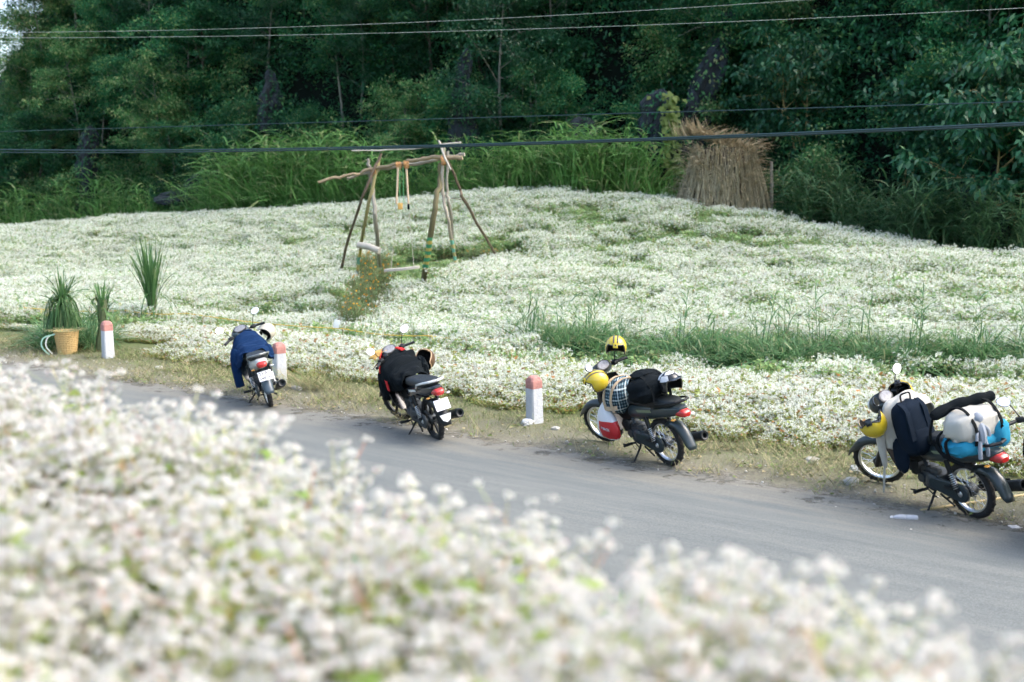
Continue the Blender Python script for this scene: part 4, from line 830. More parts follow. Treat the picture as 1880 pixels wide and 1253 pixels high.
def blob(c, size, seed, p=2.6, wr=.05, f=7.0, nu=30, nv=20, M=None, sag=0.0):
    b = MB(); r = np.random.RandomState(seed); rings = []
    for j in range(nv + 1):
        ph = -math.pi/2 + math.pi * j / nv; ring = []
        for i in range(nu):
            th = 6.283 * i / nu; q = lambda v, e: math.copysign(abs(v) ** (2 / e), v)
            v = Vector((q(math.cos(ph), p) * q(math.cos(th), p), q(math.cos(ph), p) * q(math.sin(th), p), q(math.sin(ph), p)))
            w = 1 + wr * 2 * (vnoise([v.x * f * .5 + seed + v.z * 2], [v.y * f * .5 + v.z * f * .6], 71)[0] - .5) + wr * (vnoise([v.y * f + seed], [v.z * f + v.x * 3], 72)[0] - .5) * 1.2
            v = Vector((v.x * size[0] / 2, v.y * size[1] / 2, v.z * size[2] / 2)) * w; v.z -= sag * (1 - (v.z / size[2] + .5)) * 0
            ring.append((M @ v if M is not None else v) + Vector(c))
        rings.append(ring)
    b.ring_loft(rings, False, False); return b
def drape(secs, nU, nV, wr, seed, f=9.0):
    secs = [(x, [Vector((x, a, z)) for a, z in P]) for x, P in secs]; k = len(secs[0][1]); b = MB(); rows = []
    def cm(P, t):                                 # Catmull-Rom through points
        t = max(0, min(len(P) - 1 - 1e-6, t)); i = int(t); u = t - i; p0, p1, p2, p3 = P[max(i-1, 0)], P[i], P[min(i+1, len(P)-1)], P[min(i+2, len(P)-1)]
        return .5 * ((2 * p1) + (p2 - p0) * u + (2 * p0 - 5 * p1 + 4 * p2 - p3) * u * u + (3 * p1 - p0 - 3 * p2 + p3) * u ** 3)
    for i in range(nU + 1):
        row = []; cols = [cm([s[1][j] for s in secs], i / nU * (len(secs) - 1)) for j in range(k)]
        for j in range(nV + 1):
            v = cm(cols, j / nV * (k - 1)); u_ = i / nU; w_ = j / nV
            a = vnoise([u_ * f * .8 + seed], [w_ * f * 1.3], 73)[0] - .5; c = vnoise([u_ * f * 2.2 + seed + w_ * 3], [w_ * f * .7], 74)[0] - .5
            row.append(v + Vector((.4 * a, math.copysign(1, v.y) * (a + c) * min(1, abs(v.y) * 8), a + c)) * wr)
        rows.append(row)
    b.ring_loft(rows, closed=False); return b
def solid(o, t=.008):
    m = o.modifiers.new('thickness', 'SOLIDIFY'); m.thickness = t; m.offset = 1; s_ = o.modifiers.new('subdivision', 'SUBSURF'); s_.levels = 1; s_.render_levels = 1; return o
def ribbon(pts, w, nrm, t=.004):
    pts = [Vector(p) for p in pts]; b = MB(); rings = []; nrm = Vector(nrm)
    for i, p in enumerate(pts):
        tg = (pts[min(i+1, len(pts)-1)] - pts[max(i-1, 0)]).normalized(); sd_ = tg.cross(nrm).normalized(); n2 = sd_.cross(tg)
        rings.append([p + sd_ * w / 2 + n2 * t, p - sd_ * w / 2 + n2 * t, p - sd_ * w / 2 - n2 * t, p + sd_ * w / 2 - n2 * t])
    b.ring_loft(rings); return b
def smoothpath(P, n=6):
    P = [Vector(p) for p in P]; out = []
    for i in range(len(P) - 1):
        p0, p1, p2, p3 = P[max(i-1, 0)], P[i], P[i+1], P[min(i+2, len(P)-1)]
        for k in range(n):
            u = k / n; out.append(.5 * ((2 * p1) + (p2 - p0) * u + (2 * p0 - 5 * p1 + 4 * p2 - p3) * u * u + (3 * p1 - p0 - 3 * p2 + p3) * u ** 3))
    return out + [P[-1]]
def thing(name, M, label, cat, group=None):
    e = empty(name); e.matrix_world = M; return tag(e, label, cat, group)

def make_helmet(M, shell, label, stripes=None, trim=M_HB, peak=False, lettering=None, lower=122, snaps=True, panels=None, visor=None):
    """open-face helmet; local frame: x forward (face), z up, centre of the head at the origin"""
    e = thing('helmet', M, label, 'helmet', 'helmets hung on the motorbikes'); A = (.138, .118, .128); na, nl = 40, 18
    def pt(th, la, k=1.0): return Vector((A[0] * k * math.sin(la) * math.cos(th), A[1] * k * math.sin(la) * math.sin(th), A[2] * k * math.cos(la) * (1.0 if la < 1.57 else 1.12)))
    def limit(th):                                # how far down the shell reaches round the head
        a = abs((th + math.pi) % (2 * math.pi) - math.pi); return R(lower) - (R(lower) - R(66)) * (1 - sstep(R(48), R(72), a))
    for nm, k, mt, off in (('shell', 1.0, shell, 0), ('lining', .93, M_LIN, .004)):
        b = MB(); rings = []
        for j in range(nl + 1): rings.append([pt(6.283 * i / na, max(.001, float(limit(6.283 * i / na)) * j / nl) if nm == 'shell' else max(.001, (float(limit(6.283 * i / na)) - .01) * j / nl), k) for i in range(na)])
        b.ring_loft(rings, False, False)
        if nm == 'shell': b.ring_loft([[pt(6.283 * i / na, float(limit(6.283 * i / na)), 1.0) for i in range(na)], [pt(6.283 * i / na, float(limit(6.283 * i / na)) - .01, .93) for i in range(na)]], False, False)
        o = b.build(nm, mt, e, sharp=60)
    b = MB(); b.tube([pt(6.283 * i / 80, float(limit(6.283 * i / 80)), .985) for i in range(81)], .007, 6, False); b.build('edge_trim', trim, e)
    if stripes:
        for y0 in (-.021, .021):
            L1, L2 = [], []
            for k in range(25):
                a = R(-64 + (64 + 104) * k / 24); u = Vector((-math.sin(a) * A[0], 0, math.cos(a) * A[2])) ; kk = math.sqrt(max(0, 1 - (y0 / A[1]) ** 2))
                L1.append(Vector((u.x * kk * 1.012, y0 - .0085, u.z * kk * 1.012))); L2.append(Vector((u.x * kk * 1.012, y0 + .0085, u.z * kk * 1.012)))
            b = MB(); b.ring_loft([[p, q] for p, q in zip(L1, L2)], closed=False); b.build('stripe', stripes, e, fixn=False)
    if snaps:
        b = MB(); b.box((A[0] * .93, 0, .052), (.016, .052, .055), .006, Matrix.Rotation(R(-22), 3, 'Y')); b.build('snap_panel', shell if stripes else M_HBK, e); b = MB(); b.lathe([(0, .012), (.007, .012), (.009, .006)], (A[0] * .95, 0, .056), (1, 0, .35), 12); b.build('snap_stud', M_HBK, e)
        b = MB(); b.box((A[0] * .90, 0, .022), (.018, .058, .02), .005); b.build('brow_pad', M_LIN, e)
    if peak:
        b = MB(); b.ring_loft([[(.10 + .07 * t, y, .07 - .012 * t - .6 * y * y) for y in np.linspace(-.08 + .02 * t, .08 - .02 * t, 7)] for t in (0, .5, 1)], closed=False); solid(b.build('peak', shell, e, fixn=False), .006)
    if panels is not None:
        for th0, th1, l0, l1 in ((R(-66), R(66), R(8), R(34)), (R(-40), R(-92), R(38), R(66)), (R(40), R(92), R(38), R(66)), (R(100), R(260), R(14), R(58))):
            b = MB(); b.ring_loft([[pt(th0 + (th1 - th0) * i / 8, l0 + (l1 - l0) * j / 6, 1.014) for i in range(9)] for j in range(7)], closed=False); b.build('white_panel', panels, e, fixn=False)
    if lettering:
        me = text_mesh(lettering, .045, .0006); me.materials.append(M_INK)
        for v in me.vertices:                     # wrap on the left side
            th = R(94) - v.co.x / .125; z = -.055 + v.co.y; q = math.sqrt(max(.1, 1 - (z / (A[2] * 1.12)) ** 2)); v.co = Vector((A[0] * q * math.cos(th) * 1.012, A[1] * q * math.sin(th) * 1.012, z))
        q = bpy.data.objects.new('lettering', me); scene.collection.objects.link(q); q.parent = e
    return e
def posexz(p, x, z, sc=1.0):
    x = Vector(x).normalized(); z = Vector(z); z = (z - x * z.dot(x)).normalized(); y = z.cross(x); m = Matrix((x, y, z)).transposed().to_4x4(); return Matrix.Translation(p) @ m @ Matrix.Scale(sc, 4)
def pose(p, yaw, pitch=0, roll=0): return Matrix.Translation(p) @ Matrix.Rotation(R(yaw), 4, 'Z') @ Matrix.Rotation(R(pitch), 4, 'Y') @ Matrix.Rotation(R(roll), 4, 'X') @ Matrix.Scale(1.1, 4)
def bp(B, p, steer=False): return B[1] @ (B[2] @ Vector(p) if steer else Vector(p))

# --- bike with the blue jacket
M1 = B1[1]; e = thing('jacket', M1, 'blue jacket draped over the white tailed motorbike, one sleeve hanging down', 'jacket')
b = drape([(.97, [(.17, .84), (.17, .93), (.10, 1.0), (0, 1.015), (-.10, 1.0), (-.18, .93), (-.2, .82)]), (.84, [(.23, .66), (.235, .80), (.16, .94), (0, .97), (-.17, .95), (-.26, .82), (-.27, .66)]), (.66, [(.25, .60), (.245, .72), (.18, .86), (0, .88), (-.18, .865), (-.25, .76), (-.26, .64)]), (.48, [(.26, .58), (.25, .70), (.17, .82), (0, .84), (-.18, .825), (-.26, .73), (-.29, .58)]), (.34, [(.17, .70), (.16, .75), (.10, .805), (0, .812), (-.12, .805), (-.2, .74), (-.23, .64)])], 26, 26, .035, 3)
solid(b.build('torso', M_BLUEJ, e, fixn=False), .010)
b = MB(); P = smoothpath([(.64, .19, .83), (.62, .245, .70), (.60, .275, .54), (.585, .285, .40), (.58, .285, .29)], 5); b.tube(P, [.075, .078, .08, .08, .078, .075, .072, .07, .068, .067, .067, .066, .064, .063, .062, .062, .062, .062, .062, .062, .06][:len(P)], 12, False); solid(b.build('sleeve', M_BLUEJ, e, fixn=False), .006)
b = blob((.52, -.24, .70), (.26, .12, .22), 12, wr=.1); b.build('sleeve', M_BLUEJ, e)
b = MB(); b.ring_loft([[Vector((.95 - .02 * t, y, .985 + .05 * t - .8 * y * y)) for y in np.linspace(-.13, .13, 9)] for t in (0, .5, 1)], closed=False); solid(b.build('collar', M_BLUEJ, e, fixn=False), .01)
make_helmet(pose(bp(B1, (.93, -.34, .84), True), 150, 20, 60), M_HBE, 'beige helmet hanging from the handlebar beside the blue jacket', trim=M_HBE)
# --- black bike
M2 = B2[1]; e = thing('jacket', M2, 'black padded jacket with red patch heaped on the black motorbike', 'jacket')
b = drape([(.97, [(.17, .80), (.17, .91), (.12, .99), (0, 1.02), (-.13, 1.0), (-.19, .92), (-.19, .78)]), (.88, [(.24, .64), (.25, .80), (.19, .96), (0, 1.01), (-.20, .99), (-.27, .84), (-.27, .66)]), (.72, [(.23, .60), (.24, .72), (.20, .87), (0, .93), (-.22, .91), (-.29, .78), (-.29, .62)]), (.55, [(.18, .62), (.19, .71), (.16, .81), (0, .85), (-.18, .84), (-.25, .74), (-.25, .62)]), (.42, [(.15, .66), (.15, .74), (.1, .80), (0, .81), (-.12, .80), (-.2, .74), (-.2, .66)])], 28, 28, .05, 8)
solid(b.build('torso', M_BLKJ, e, fixn=False), .014)
b = blob((.90, .23, .64), (.17, .13, .38), 21, wr=.14); b.build('sleeve', M_BLKJ, e); b = blob((.72, -.26, .78), (.28, .13, .28), 22, wr=.12); b.build('sleeve', M_BLKJ, e)
b = MB(); b.ring_loft([[Vector((.64 + .10 * u + .015 * v, .268 - .03 * (u - .5) ** 2 + .004 * v, .60 + .14 * v + .015 * u)) for u in np.linspace(0, 1, 5)] for v in np.linspace(0, 1, 5)], closed=False); solid(b.build('patch', M_REDC, e, fixn=False), .004)
b = ribbon(smoothpath([(1.0, .13, 1.06), (.93, .20, 1.0), (.88, .25, .91), (.88, .265, .82)], 5), .05, (.2, 1, .3), .006); b.build('strap', M_REDC, e)
b = ribbon(smoothpath([(1.02, -.04, 1.07), (.96, -.10, 1.045), (.88, -.12, 1.03)], 5), .06, (.1, 0, 1), .006); b.build('strap', M_REDC, e)
o = solid(drape([(1.10, [(.30, .99), (.24, 1.035), (.16, 1.06), (.10, 1.07)]), (1.02, [(.28, 1.0), (.22, 1.05), (.14, 1.075), (.08, 1.085)]), (.95, [(.27, .98), (.2, 1.03), (.14, 1.06), (.08, 1.07)])], 10, 12, .015, 5).build('scarf', M_ORC, None, fixn=False), .006); o.matrix_world = M2; tag(o, 'orange scarf tucked round the handlebar of the black motorbike', 'scarf')
make_helmet(pose(bp(B2, (.80, -.36, .84)), 250, -50, 0), M_HBR, 'brown open helmet with tan rim hung beside the black jacket', trim=M_RIMT, snaps=False)
# --- bike with the plaid bag
M3 = B3[1]
def plaid():
    m = bpy.data.materials.new('plaid'); m.use_nodes = True; nt = m.node_tree; N = nt.nodes; L = nt.links; p = N['Principled BSDF']; tc = N.new('ShaderNodeTexCoord'); sp = N.new('ShaderNodeSeparateXYZ'); L.new(tc.outputs['Object'], sp.inputs[0]); fs = []
    ad = N.new('ShaderNodeMath'); ad.operation = 'ADD'; L.new(sp.outputs[0], ad.inputs[0]); L.new(sp.outputs[1], ad.inputs[1])
    for src, sc_, th in ((ad.outputs[0], 24, .62), (sp.outputs[2], 24, .62), (ad.outputs[0], 8, .86), (sp.outputs[2], 8, .86)):
        mu = N.new('ShaderNodeMath'); mu.operation = 'MULTIPLY'; mu.inputs[1].default_value = sc_; L.new(src, mu.inputs[0]); fr = N.new('ShaderNodeMath'); fr.operation = 'FRACT'; L.new(mu.outputs[0], fr.inputs[0]); gt = N.new('ShaderNodeMath'); gt.operation = 'GREATER_THAN'; gt.inputs[1].default_value = th; L.new(fr.outputs[0], gt.inputs[0]); fs.append(gt.outputs[0])
    s1 = N.new('ShaderNodeMath'); s1.operation = 'ADD'; L.new(fs[0], s1.inputs[0]); L.new(fs[1], s1.inputs[1]); s2 = N.new('ShaderNodeMath'); s2.operation = 'ADD'; L.new(fs[2], s2.inputs[0]); L.new(fs[3], s2.inputs[1])
    s3 = N.new('ShaderNodeMath'); s3.operation = 'MULTIPLY_ADD'; s3.inputs[1].default_value = .22; L.new(s1.outputs[0], s3.inputs[0]); s4 = N.new('ShaderNodeMath'); s4.operation = 'MULTIPLY'; s4.inputs[1].default_value = .35; L.new(s2.outputs[0], s4.inputs[0]); L.new(s4.outputs[0], s3.inputs[2])
    rp = N.new('ShaderNodeValToRGB'); e_ = rp.color_ramp.elements; e_[0].color = (.012, .03, .045, 1); e_[1].position = .75; e_[1].color = (.55, .62, .62, 1); q = e_.new(.25); q.color = (.05, .12, .16, 1); L.new(s3.outputs[0], rp.inputs[0]); L.new(rp.outputs[0], p.inputs['Base Color']); p.inputs['Roughness'].default_value = .85; return m
e = thing('plaid_bag', M3, 'blue and white plaid bag with tan straps wedged in front of the seat', 'bag')
blob((.70, .03, .74), (.34, .42, .40), 31, p=3.0, wr=.05, M=Matrix.Rotation(R(-24), 3, 'Y')).build('bag_body', plaid(), e)
for x0 in (.62, .76):
    ribbon(smoothpath([(x0 - .02, .245, .60), (x0, .255, .74), (x0 - .02, .20, .90), (x0 - .02, .03, .965), (x0, -.18, .88)], 6), .035, (0, 1, .5), .005).build('strap', M_TAN, e)
ribbon(smoothpath([(.90, .17, .66), (.80, .24, .63), (.66, .26, .64), (.56, .22, .66)], 6), .05, (0, 1, .1), .005).build('belt', M_TAN, e)
def bagmat():
    m = bpy.data.materials.new('printed_plastic'); m.use_nodes = True; nt = m.node_tree; N = nt.nodes; L = nt.links; p = N['Principled BSDF']; tc = N.new('ShaderNodeTexCoord'); sp = N.new('ShaderNodeSeparateXYZ'); L.new(tc.outputs['Object'], sp.inputs[0])
    a = N.new('ShaderNodeMath'); a.operation = 'LESS_THAN'; a.inputs[1].default_value = .475; L.new(sp.outputs[2], a.inputs[0]); c = N.new('ShaderNodeMath'); c.operation = 'LESS_THAN'; c.inputs[1].default_value = .86; L.new(sp.outputs[0], c.inputs[0]); d_ = N.new('ShaderNodeMath'); d_.operation = 'GREATER_THAN'; d_.inputs[1].default_value = .262; L.new(sp.outputs[2], d_.inputs[0])
    k = N.new('ShaderNodeMath'); k.operation = 'MULTIPLY'; L.new(a.outputs[0], k.inputs[0]); L.new(c.outputs[0], k.inputs[1]); k2 = N.new('ShaderNodeMath'); k2.operation = 'MULTIPLY'; L.new(k.outputs[0], k2.inputs[0]); L.new(d_.outputs[0], k2.inputs[1])
    mx = N.new('ShaderNodeMix'); mx.data_type = 'RGBA'; mx.inputs['A'].default_value = (.74, .74, .75, 1); mx.inputs['B'].default_value = (.55, .025, .03, 1); L.new(k2.outputs[0], mx.inputs['Factor']); L.new(mx.outputs['Result'], p.inputs['Base Color']); p.inputs['Roughness'].default_value = .35; return m
e = thing('shopping_bag', M3, 'white and red plastic shopping bag hanging under the plaid bag', 'bag')
b = MB(); rings = []
for z, w, t_, x0 in ((.68, .03, .03, .80), (.63, .10, .06, .80), (.56, .20, .10, .79), (.48, .27, .13, .78), (.38, .31, .14, .77), (.30, .31, .13, .765), (.25, .27, .09, .765), (.235, .16, .04, .765)):
    rings.append([(x0 + .02 + w * .62 * math.cos(a) * (1 + .06 * math.sin(7 * a + z * 30)), .225 + t_ * .62 * math.sin(a) * (1 + .12 * math.sin(5 * a + z * 40)), z) for a in np.linspace(0, 6.283, 37)[:-1]])
b.ring_loft(rings); b.build('bag_body', bagmat(), e)
for k, (tx, sz, x0) in enumerate((('o', .05, .80), ('BACH', .048, .715))):
    me = text_mesh(tx, sz, .002); me.materials.append(M_WHC); me.transform(Matrix.Translation((x0, .318, .40 - .012 * k)) @ Matrix.Rotation(R(180), 4, 'Z') @ Matrix.Rotation(R(90), 4, 'X')); q = bpy.data.objects.new('lettering', me); scene.collection.objects.link(q); q.parent = e
e = thing('duffel_bag', M3, 'black cloth bag tied across the seat of the plaid bag motorbike', 'bag')
blob((.12, .06, .93), (.42, .46, .30), 41, p=2.7, wr=.10, M=Matrix.Rotation(R(14), 3, 'Y')).build('bag_body', M_BLKJ, e); blob((.17, .05, 1.07), (.26, .30, .12), 42, wr=.15).build('top_flap', M_BLKJ, e)
for y0 in (-.08, .16): ribbon(smoothpath([(.34, y0, .84), (.30, y0, 1.02), (.12, y0, 1.10), (-.06, y0, 1.0), (-.10, y0, .84)], 6), .03, (0, 0, 1), .006).build('strap', M_STR, e)
make_helmet(bikem := M3 @ pose((-.14, -.06, .99), 178, -8, 4), M_HBK, 'black helmet with white panels and a peak strapped behind the black bag', peak=True, panels=M_WHC, snaps=False)
hl = bp(B3, (.945, -.33, 1.205), True); make_helmet(pose(hl + Vector((-.02, -.02, -.05)), -98, 8, 0), M_HY, 'yellow helmet with dark stripes perched upright on a raised mirror', stripes=M_HB)
hl = bp(B3, (.97, .28, .93), True); make_helmet(pose(hl + Vector((.0, -.08, .08)), 192, 16, -24), M_HY, 'yellow striped helmet with lettering hung from the handlebar above the plaid bag', stripes=M_HB, lettering='HONDA')
# --- bike with the luggage
M4 = B4[1]; e = thing('backpack', M4, 'navy backpack standing on the seat against the cream jacket', 'backpack')
blob((.56, .10, .83), (.26, .36, .56), 51, p=3.2, wr=.04, M=Matrix.Rotation(R(16), 3, 'Y')).build('bag_body', M_NAVY, e); blob((.45, .10, .74), (.12, .28, .28), 52, p=3.2, wr=.05, M=Matrix.Rotation(R(16), 3, 'Y')).build('front_pocket', M_NAVY, e)
b = MB(); b.tube(smoothpath([(.64, .15, 1.08), (.65, .145, 1.16), (.64, .09, 1.175), (.64, .04, 1.16), (.64, .035, 1.08)], 5), .009, 6); b.build('carry_loop', M_STR, e)
for y0 in (.0, .22): ribbon(smoothpath([(.60, y0, 1.10), (.50, y0 + .01, 1.05), (.45, y0 + .02, .92), (.42, y0 + .02, .76)], 6), .05, (-1, 0, .5), .010).build('shoulder_strap', M_NAVY, e)
b = blob((.62, .24, .56), (.20, .06, .34), 53, wr=.1); b.build('side_flap', M_NAVY, e)
e = thing('jacket', M4, 'cream jacket draped behind the handlebar beside the navy backpack', 'jacket')
solid(drape([(.93, [(.22, .76), (.20, .90), (.10, .97), (-.06, .99), (-.20, .93), (-.25, .78)]), (.86, [(.26, .62), (.25, .86), (.15, 1.04), (-.05, 1.09), (-.22, 1.02), (-.28, .78)]), (.72, [(.24, .60), (.235, .84), (.14, 1.02), (-.05, 1.10), (-.24, 1.04), (-.3, .80)]), (.62, [(.18, .66), (.17, .82), (.10, .96), (-.06, 1.02), (-.22, .98), (-.28, .80)])], 18, 20, .035, 13).build('torso', M_CREAM, e, fixn=False), .012)
b = MB(); P = smoothpath([(.86, .25, .84), (.85, .275, .66), (.83, .28, .50), (.83, .275, .40)], 6); b.tube(P, [.060 - .0022 * k for k in range(len(P))], 12); b.build('sleeve', M_CREAM, e)
ribbon(smoothpath([(.83, .28, .41), (.85, .285, .30), (.88, .28, .16), (.90, .275, .10)], 5), .024, (0, 1, 0), .004).build('tape', M_CREAM, e)
e = thing('luggage_sack', M4, 'cream roll top sack strapped across the rear of the loaded motorbike', 'bag')
blob((-.14, .05, 1.01), (.34, .54, .30), 61, p=3.0, wr=.06, nu=36).build('bag_body', M_CREAM, e)
for y0 in (-.13, .18): ribbon(smoothpath([(.05, y0, .86), (.045, y0, 1.02), (-.05, y0, 1.17), (-.2, y0, 1.18), (-.32, y0, 1.03), (-.30, y0, .86)], 6), .028, (0, 0, 1), .006).build('strap', M_STR, e)
e = thing('dry_bag', M4, 'sky blue bag slung under the cream sack with black webbing', 'bag')
blob((-.12, .05, .83), (.36, .58, .20), 62, p=3.0, wr=.06, nu=36).build('bag_body', M_CYAN, e); blob((-.22, -.16, .88), (.24, .20, .28), 63, p=2.6, wr=.06).build('bag_end', M_CYAN, e)
for y0, x0 in ((.30, .02), (.34, -.12)): ribbon(smoothpath([(x0 + .04, .18, .95), (x0 + .02, y0, .90), (x0, y0 + .015, .80), (x0 - .02, y0 - .02, .70)], 5), .035, (.2, 1, .3), .006).build('strap', M_STR, e)
ribbon(smoothpath([(.10, .30, .86), (-.02, .355, .80), (-.16, .35, .74), (-.26, .30, .70)], 6), .035, (0, 1, .2), .006).build('strap', M_STR, e)
e = thing('rolled_mat', M4, 'black rolled mat lashed on top of the cream sack', 'mat'); b = MB(); P = smoothpath([(.04, .34, 1.12), (.02, .12, 1.165), (-.06, -.10, 1.185), (-.10, -.28, 1.18)], 6)
b.tube(P, [.038, .05] + [.052 + .006 * math.sin(k * 1.3) for k in range(len(P) - 4)] + [.052, .045], 14); b.build('roll', M_BLKJ, e); b = MB(); b.tube(smoothpath([(.05, .33, 1.10), (.08, .35, .95), (.08, .34, .84)], 4), .013, 6); b.build('strap', M_STR, e)
e = thing('plush_toy', M4, 'small grey plush toy hanging on the cream sack', 'toy'); blob((-.26, .10, 1.10), (.11, .11, .11), 64, p=2, wr=.05, nu=16, nv=10).build('head', M_GREYC, e); b = MB(); b.tube(smoothpath([(-.27, .10, 1.05), (-.31, .11, .97), (-.32, .12, .88)], 4), [.035, .042, .045, .045, .044, .042, .04, .036, .03], 8); b.build('body', M_GREYC, e)
for sg in (-1, 1):
    b = MB(); b.tube(smoothpath([(-.32, .12 + sg * .03, .90), (-.335, .13 + sg * .045, .82), (-.335, .13 + sg * .05, .74)], 4), .019, 7); b.build('leg', M_GREYC, e); b = MB(); b.tube(smoothpath([(-.29, .10 + sg * .03, 1.03), (-.32, .11 + sg * .07, .98), (-.33, .12 + sg * .08, .92)], 4), .015, 7); b.build('arm', M_GREYC, e)
hl = bp(B4, (.96, .30, .90), True); make_helmet(posexz(hl + Vector((-.12, -.06, .04)), (-.62, -.60, .50), (.34, -.34, -.88), 1.16), M_HY, 'yellow helmet hung upside down with its black lining showing', trim=M_HBK, snaps=True)
hl = bp(B4, (.95, -.24, .95), True); make_helmet(pose(hl + Vector((.02, .0, .0)), 230, -40, 20), M_HY, 'yellow helmet half hidden behind the cream jacket', trim=M_HBK)
# ------------------------------------------------------------------ marker stones
M_MW = mat('whitewash', (.50, .52, .54), .85, var=.14, vs=14, bump=.5, bs=40); M_MR = mat('faded_red_paint', (.42, .20, .17), .85, var=.5, vs=16, bump=.5, bs=40)
def marker(px, py, rot, h, w, label, tilt=(0, 0)):
    p = G(px, py); e = empty('marker_stone', p + Vector((0, 0, -.04)), (R(tilt[0]), R(tilt[1]), R(rot))); H = h + .04; hb = H * .76
    sq = lambda s_, z, ch=.018: [(x * s_ / 2, y * s_ / 2, z) for x, y in ((-1, -1 + 2*ch/s_), (-1 + 2*ch/s_, -1), (1 - 2*ch/s_, -1), (1, -1 + 2*ch/s_), (1, 1 - 2*ch/s_), (1 - 2*ch/s_, 1), (-1 + 2*ch/s_, 1), (-1, 1 - 2*ch/s_))]
    b = MB(); b.ring_loft([sq(w * 1.06, 0), sq(w * 1.03, hb * .3), sq(w, hb)]); b.build('post', M_MW, e, smooth=False)
    b = MB(); b.ring_loft([sq(w * 1.012, hb + .001), sq(w * 1.0, hb + (H - hb) * .62), sq(w * .82, hb + (H - hb) * .88, .03), sq(w * .55, H, .03)]); b.build('cap', M_MR, e, smooth=False)
    return tag(e, label, 'marker stone', 'red topped white marker stones along the verge')
marker(199, 658, 40, .69, .175, 'red topped white marker stone beside the woven basket'); marker(514, 704, 36, .66, .175, 'red topped white marker stone behind the blue jacket motorbike'); marker(982, 776, 34, .64, .175, 'chipped red topped white marker stone before the plaid bag motorbike', (0, -2))
M_ST = mat('pale_stone', (.42, .41, .37), .9, var=.3, vs=9, bump=.7, bs=30)
def stone(p, sz, seed, label, m=M_ST):
    o = blob((0, 0, 0), sz, seed, p=2.4, wr=.22, f=5, nu=14, nv=9).build('stone', m, None, sharp=30); o.location = p + Vector((0, 0, sz[2] * .28)); o.rotation_euler = (0, 0, seed * 1.3); return tag(o, label, 'stone', 'stones on the verge')
stone(G(968, 780), (.20, .14, .10), 3, 'chunk of broken whitewash at the foot of the chipped marker stone', M_MW); stone(G(1563, 890), (.15, .12, .10), 5, 'pale stone by the front wheel of the luggage laden motorbike'); stone(G(1490, 850), (.16, .12, .09), 7, 'small stone in the grass ahead of the luggage laden motorbike'); stone(G(545, 716), (.26, .12, .07), 9, 'flat stone beside the rear marker by the blue jacket motorbike'); stone(G(292, 678), (.18, .12, .07), 11, 'flat pale stone on the verge past the basket'); stone(G(1020, 790), (.12, .09, .06), 12, 'small stone in dry grass beside the chipped marker stone')
# ------------------------------------------------------------------ woven back basket
M_WIC = mat('woven_bamboo', (.58, .40, .17), .75, var=.25, vs=30, bump=.6, bs=90); p = G(124, 650); e = empty('woven_basket', p, (0, 0, R(20)))
prof = [(.001, 0), (.155, 0)]
for k in range(12): z0 = .015 + k * .034; rr = .158 + .052 * (k / 11) ** .8; prof += [(rr, z0), (rr + .008, z0 + .010), (rr + .008, z0 + .024), (rr, z0 + .032)]
prof += [(.222, .43), (.222, .445), (.205, .445), (.195, .40), (.15, .10), (.001, .1)]
b = MB(); b.lathe(prof, n=36); b.build('basket_wall', M_WIC, e, sharp=70)
b = MB()
for k in range(24): a = 6.283 * k / 24; b.tube([(math.cos(a) * (.164 + .055 * t), math.sin(a) * (.164 + .055 * t), .01 + .42 * t) for t in (0, .25, .5, .75, 1)], .005, 4)
b.build('stakes', mat('bamboo_rib', (.50, .33, .13), .75, var=.25, vs=30), e)
for k, (mt, off) in enumerate(((mat('white_strap', (.72, .74, .70), .7), .0), (mat('pale_green_strap', (.30, .52, .42), .7), .07))):
    b = ribbon(smoothpath([(-.19, -.06 - off, .40), (-.32 - off, -.08 - off, .34), (-.36 - off, -.08 - off, .18), (-.26 - off * .7, -.07 - off, .02)], 6), .026, (0, 1, 0), .003); b.build('shoulder_strap', mt, e)
r = np.random.RandomState(4); S_ = Soup()
for k in range(160): a = r.rand() * 6.283; q = .19 * math.sqrt(r.rand()); blade(S_, np.array([q * math.cos(a), q * math.sin(a), .40]), a, .12 + .1 * r.rand(), .8, .6, .01, 0, r, 3)
o = link('grass_fill', S_.mesh('grass_fill', [M_DRY]), None, e); tag(o, kind='stuff'); tag(e, 'tan woven back basket with pale straps filled with dry grass', 'basket')
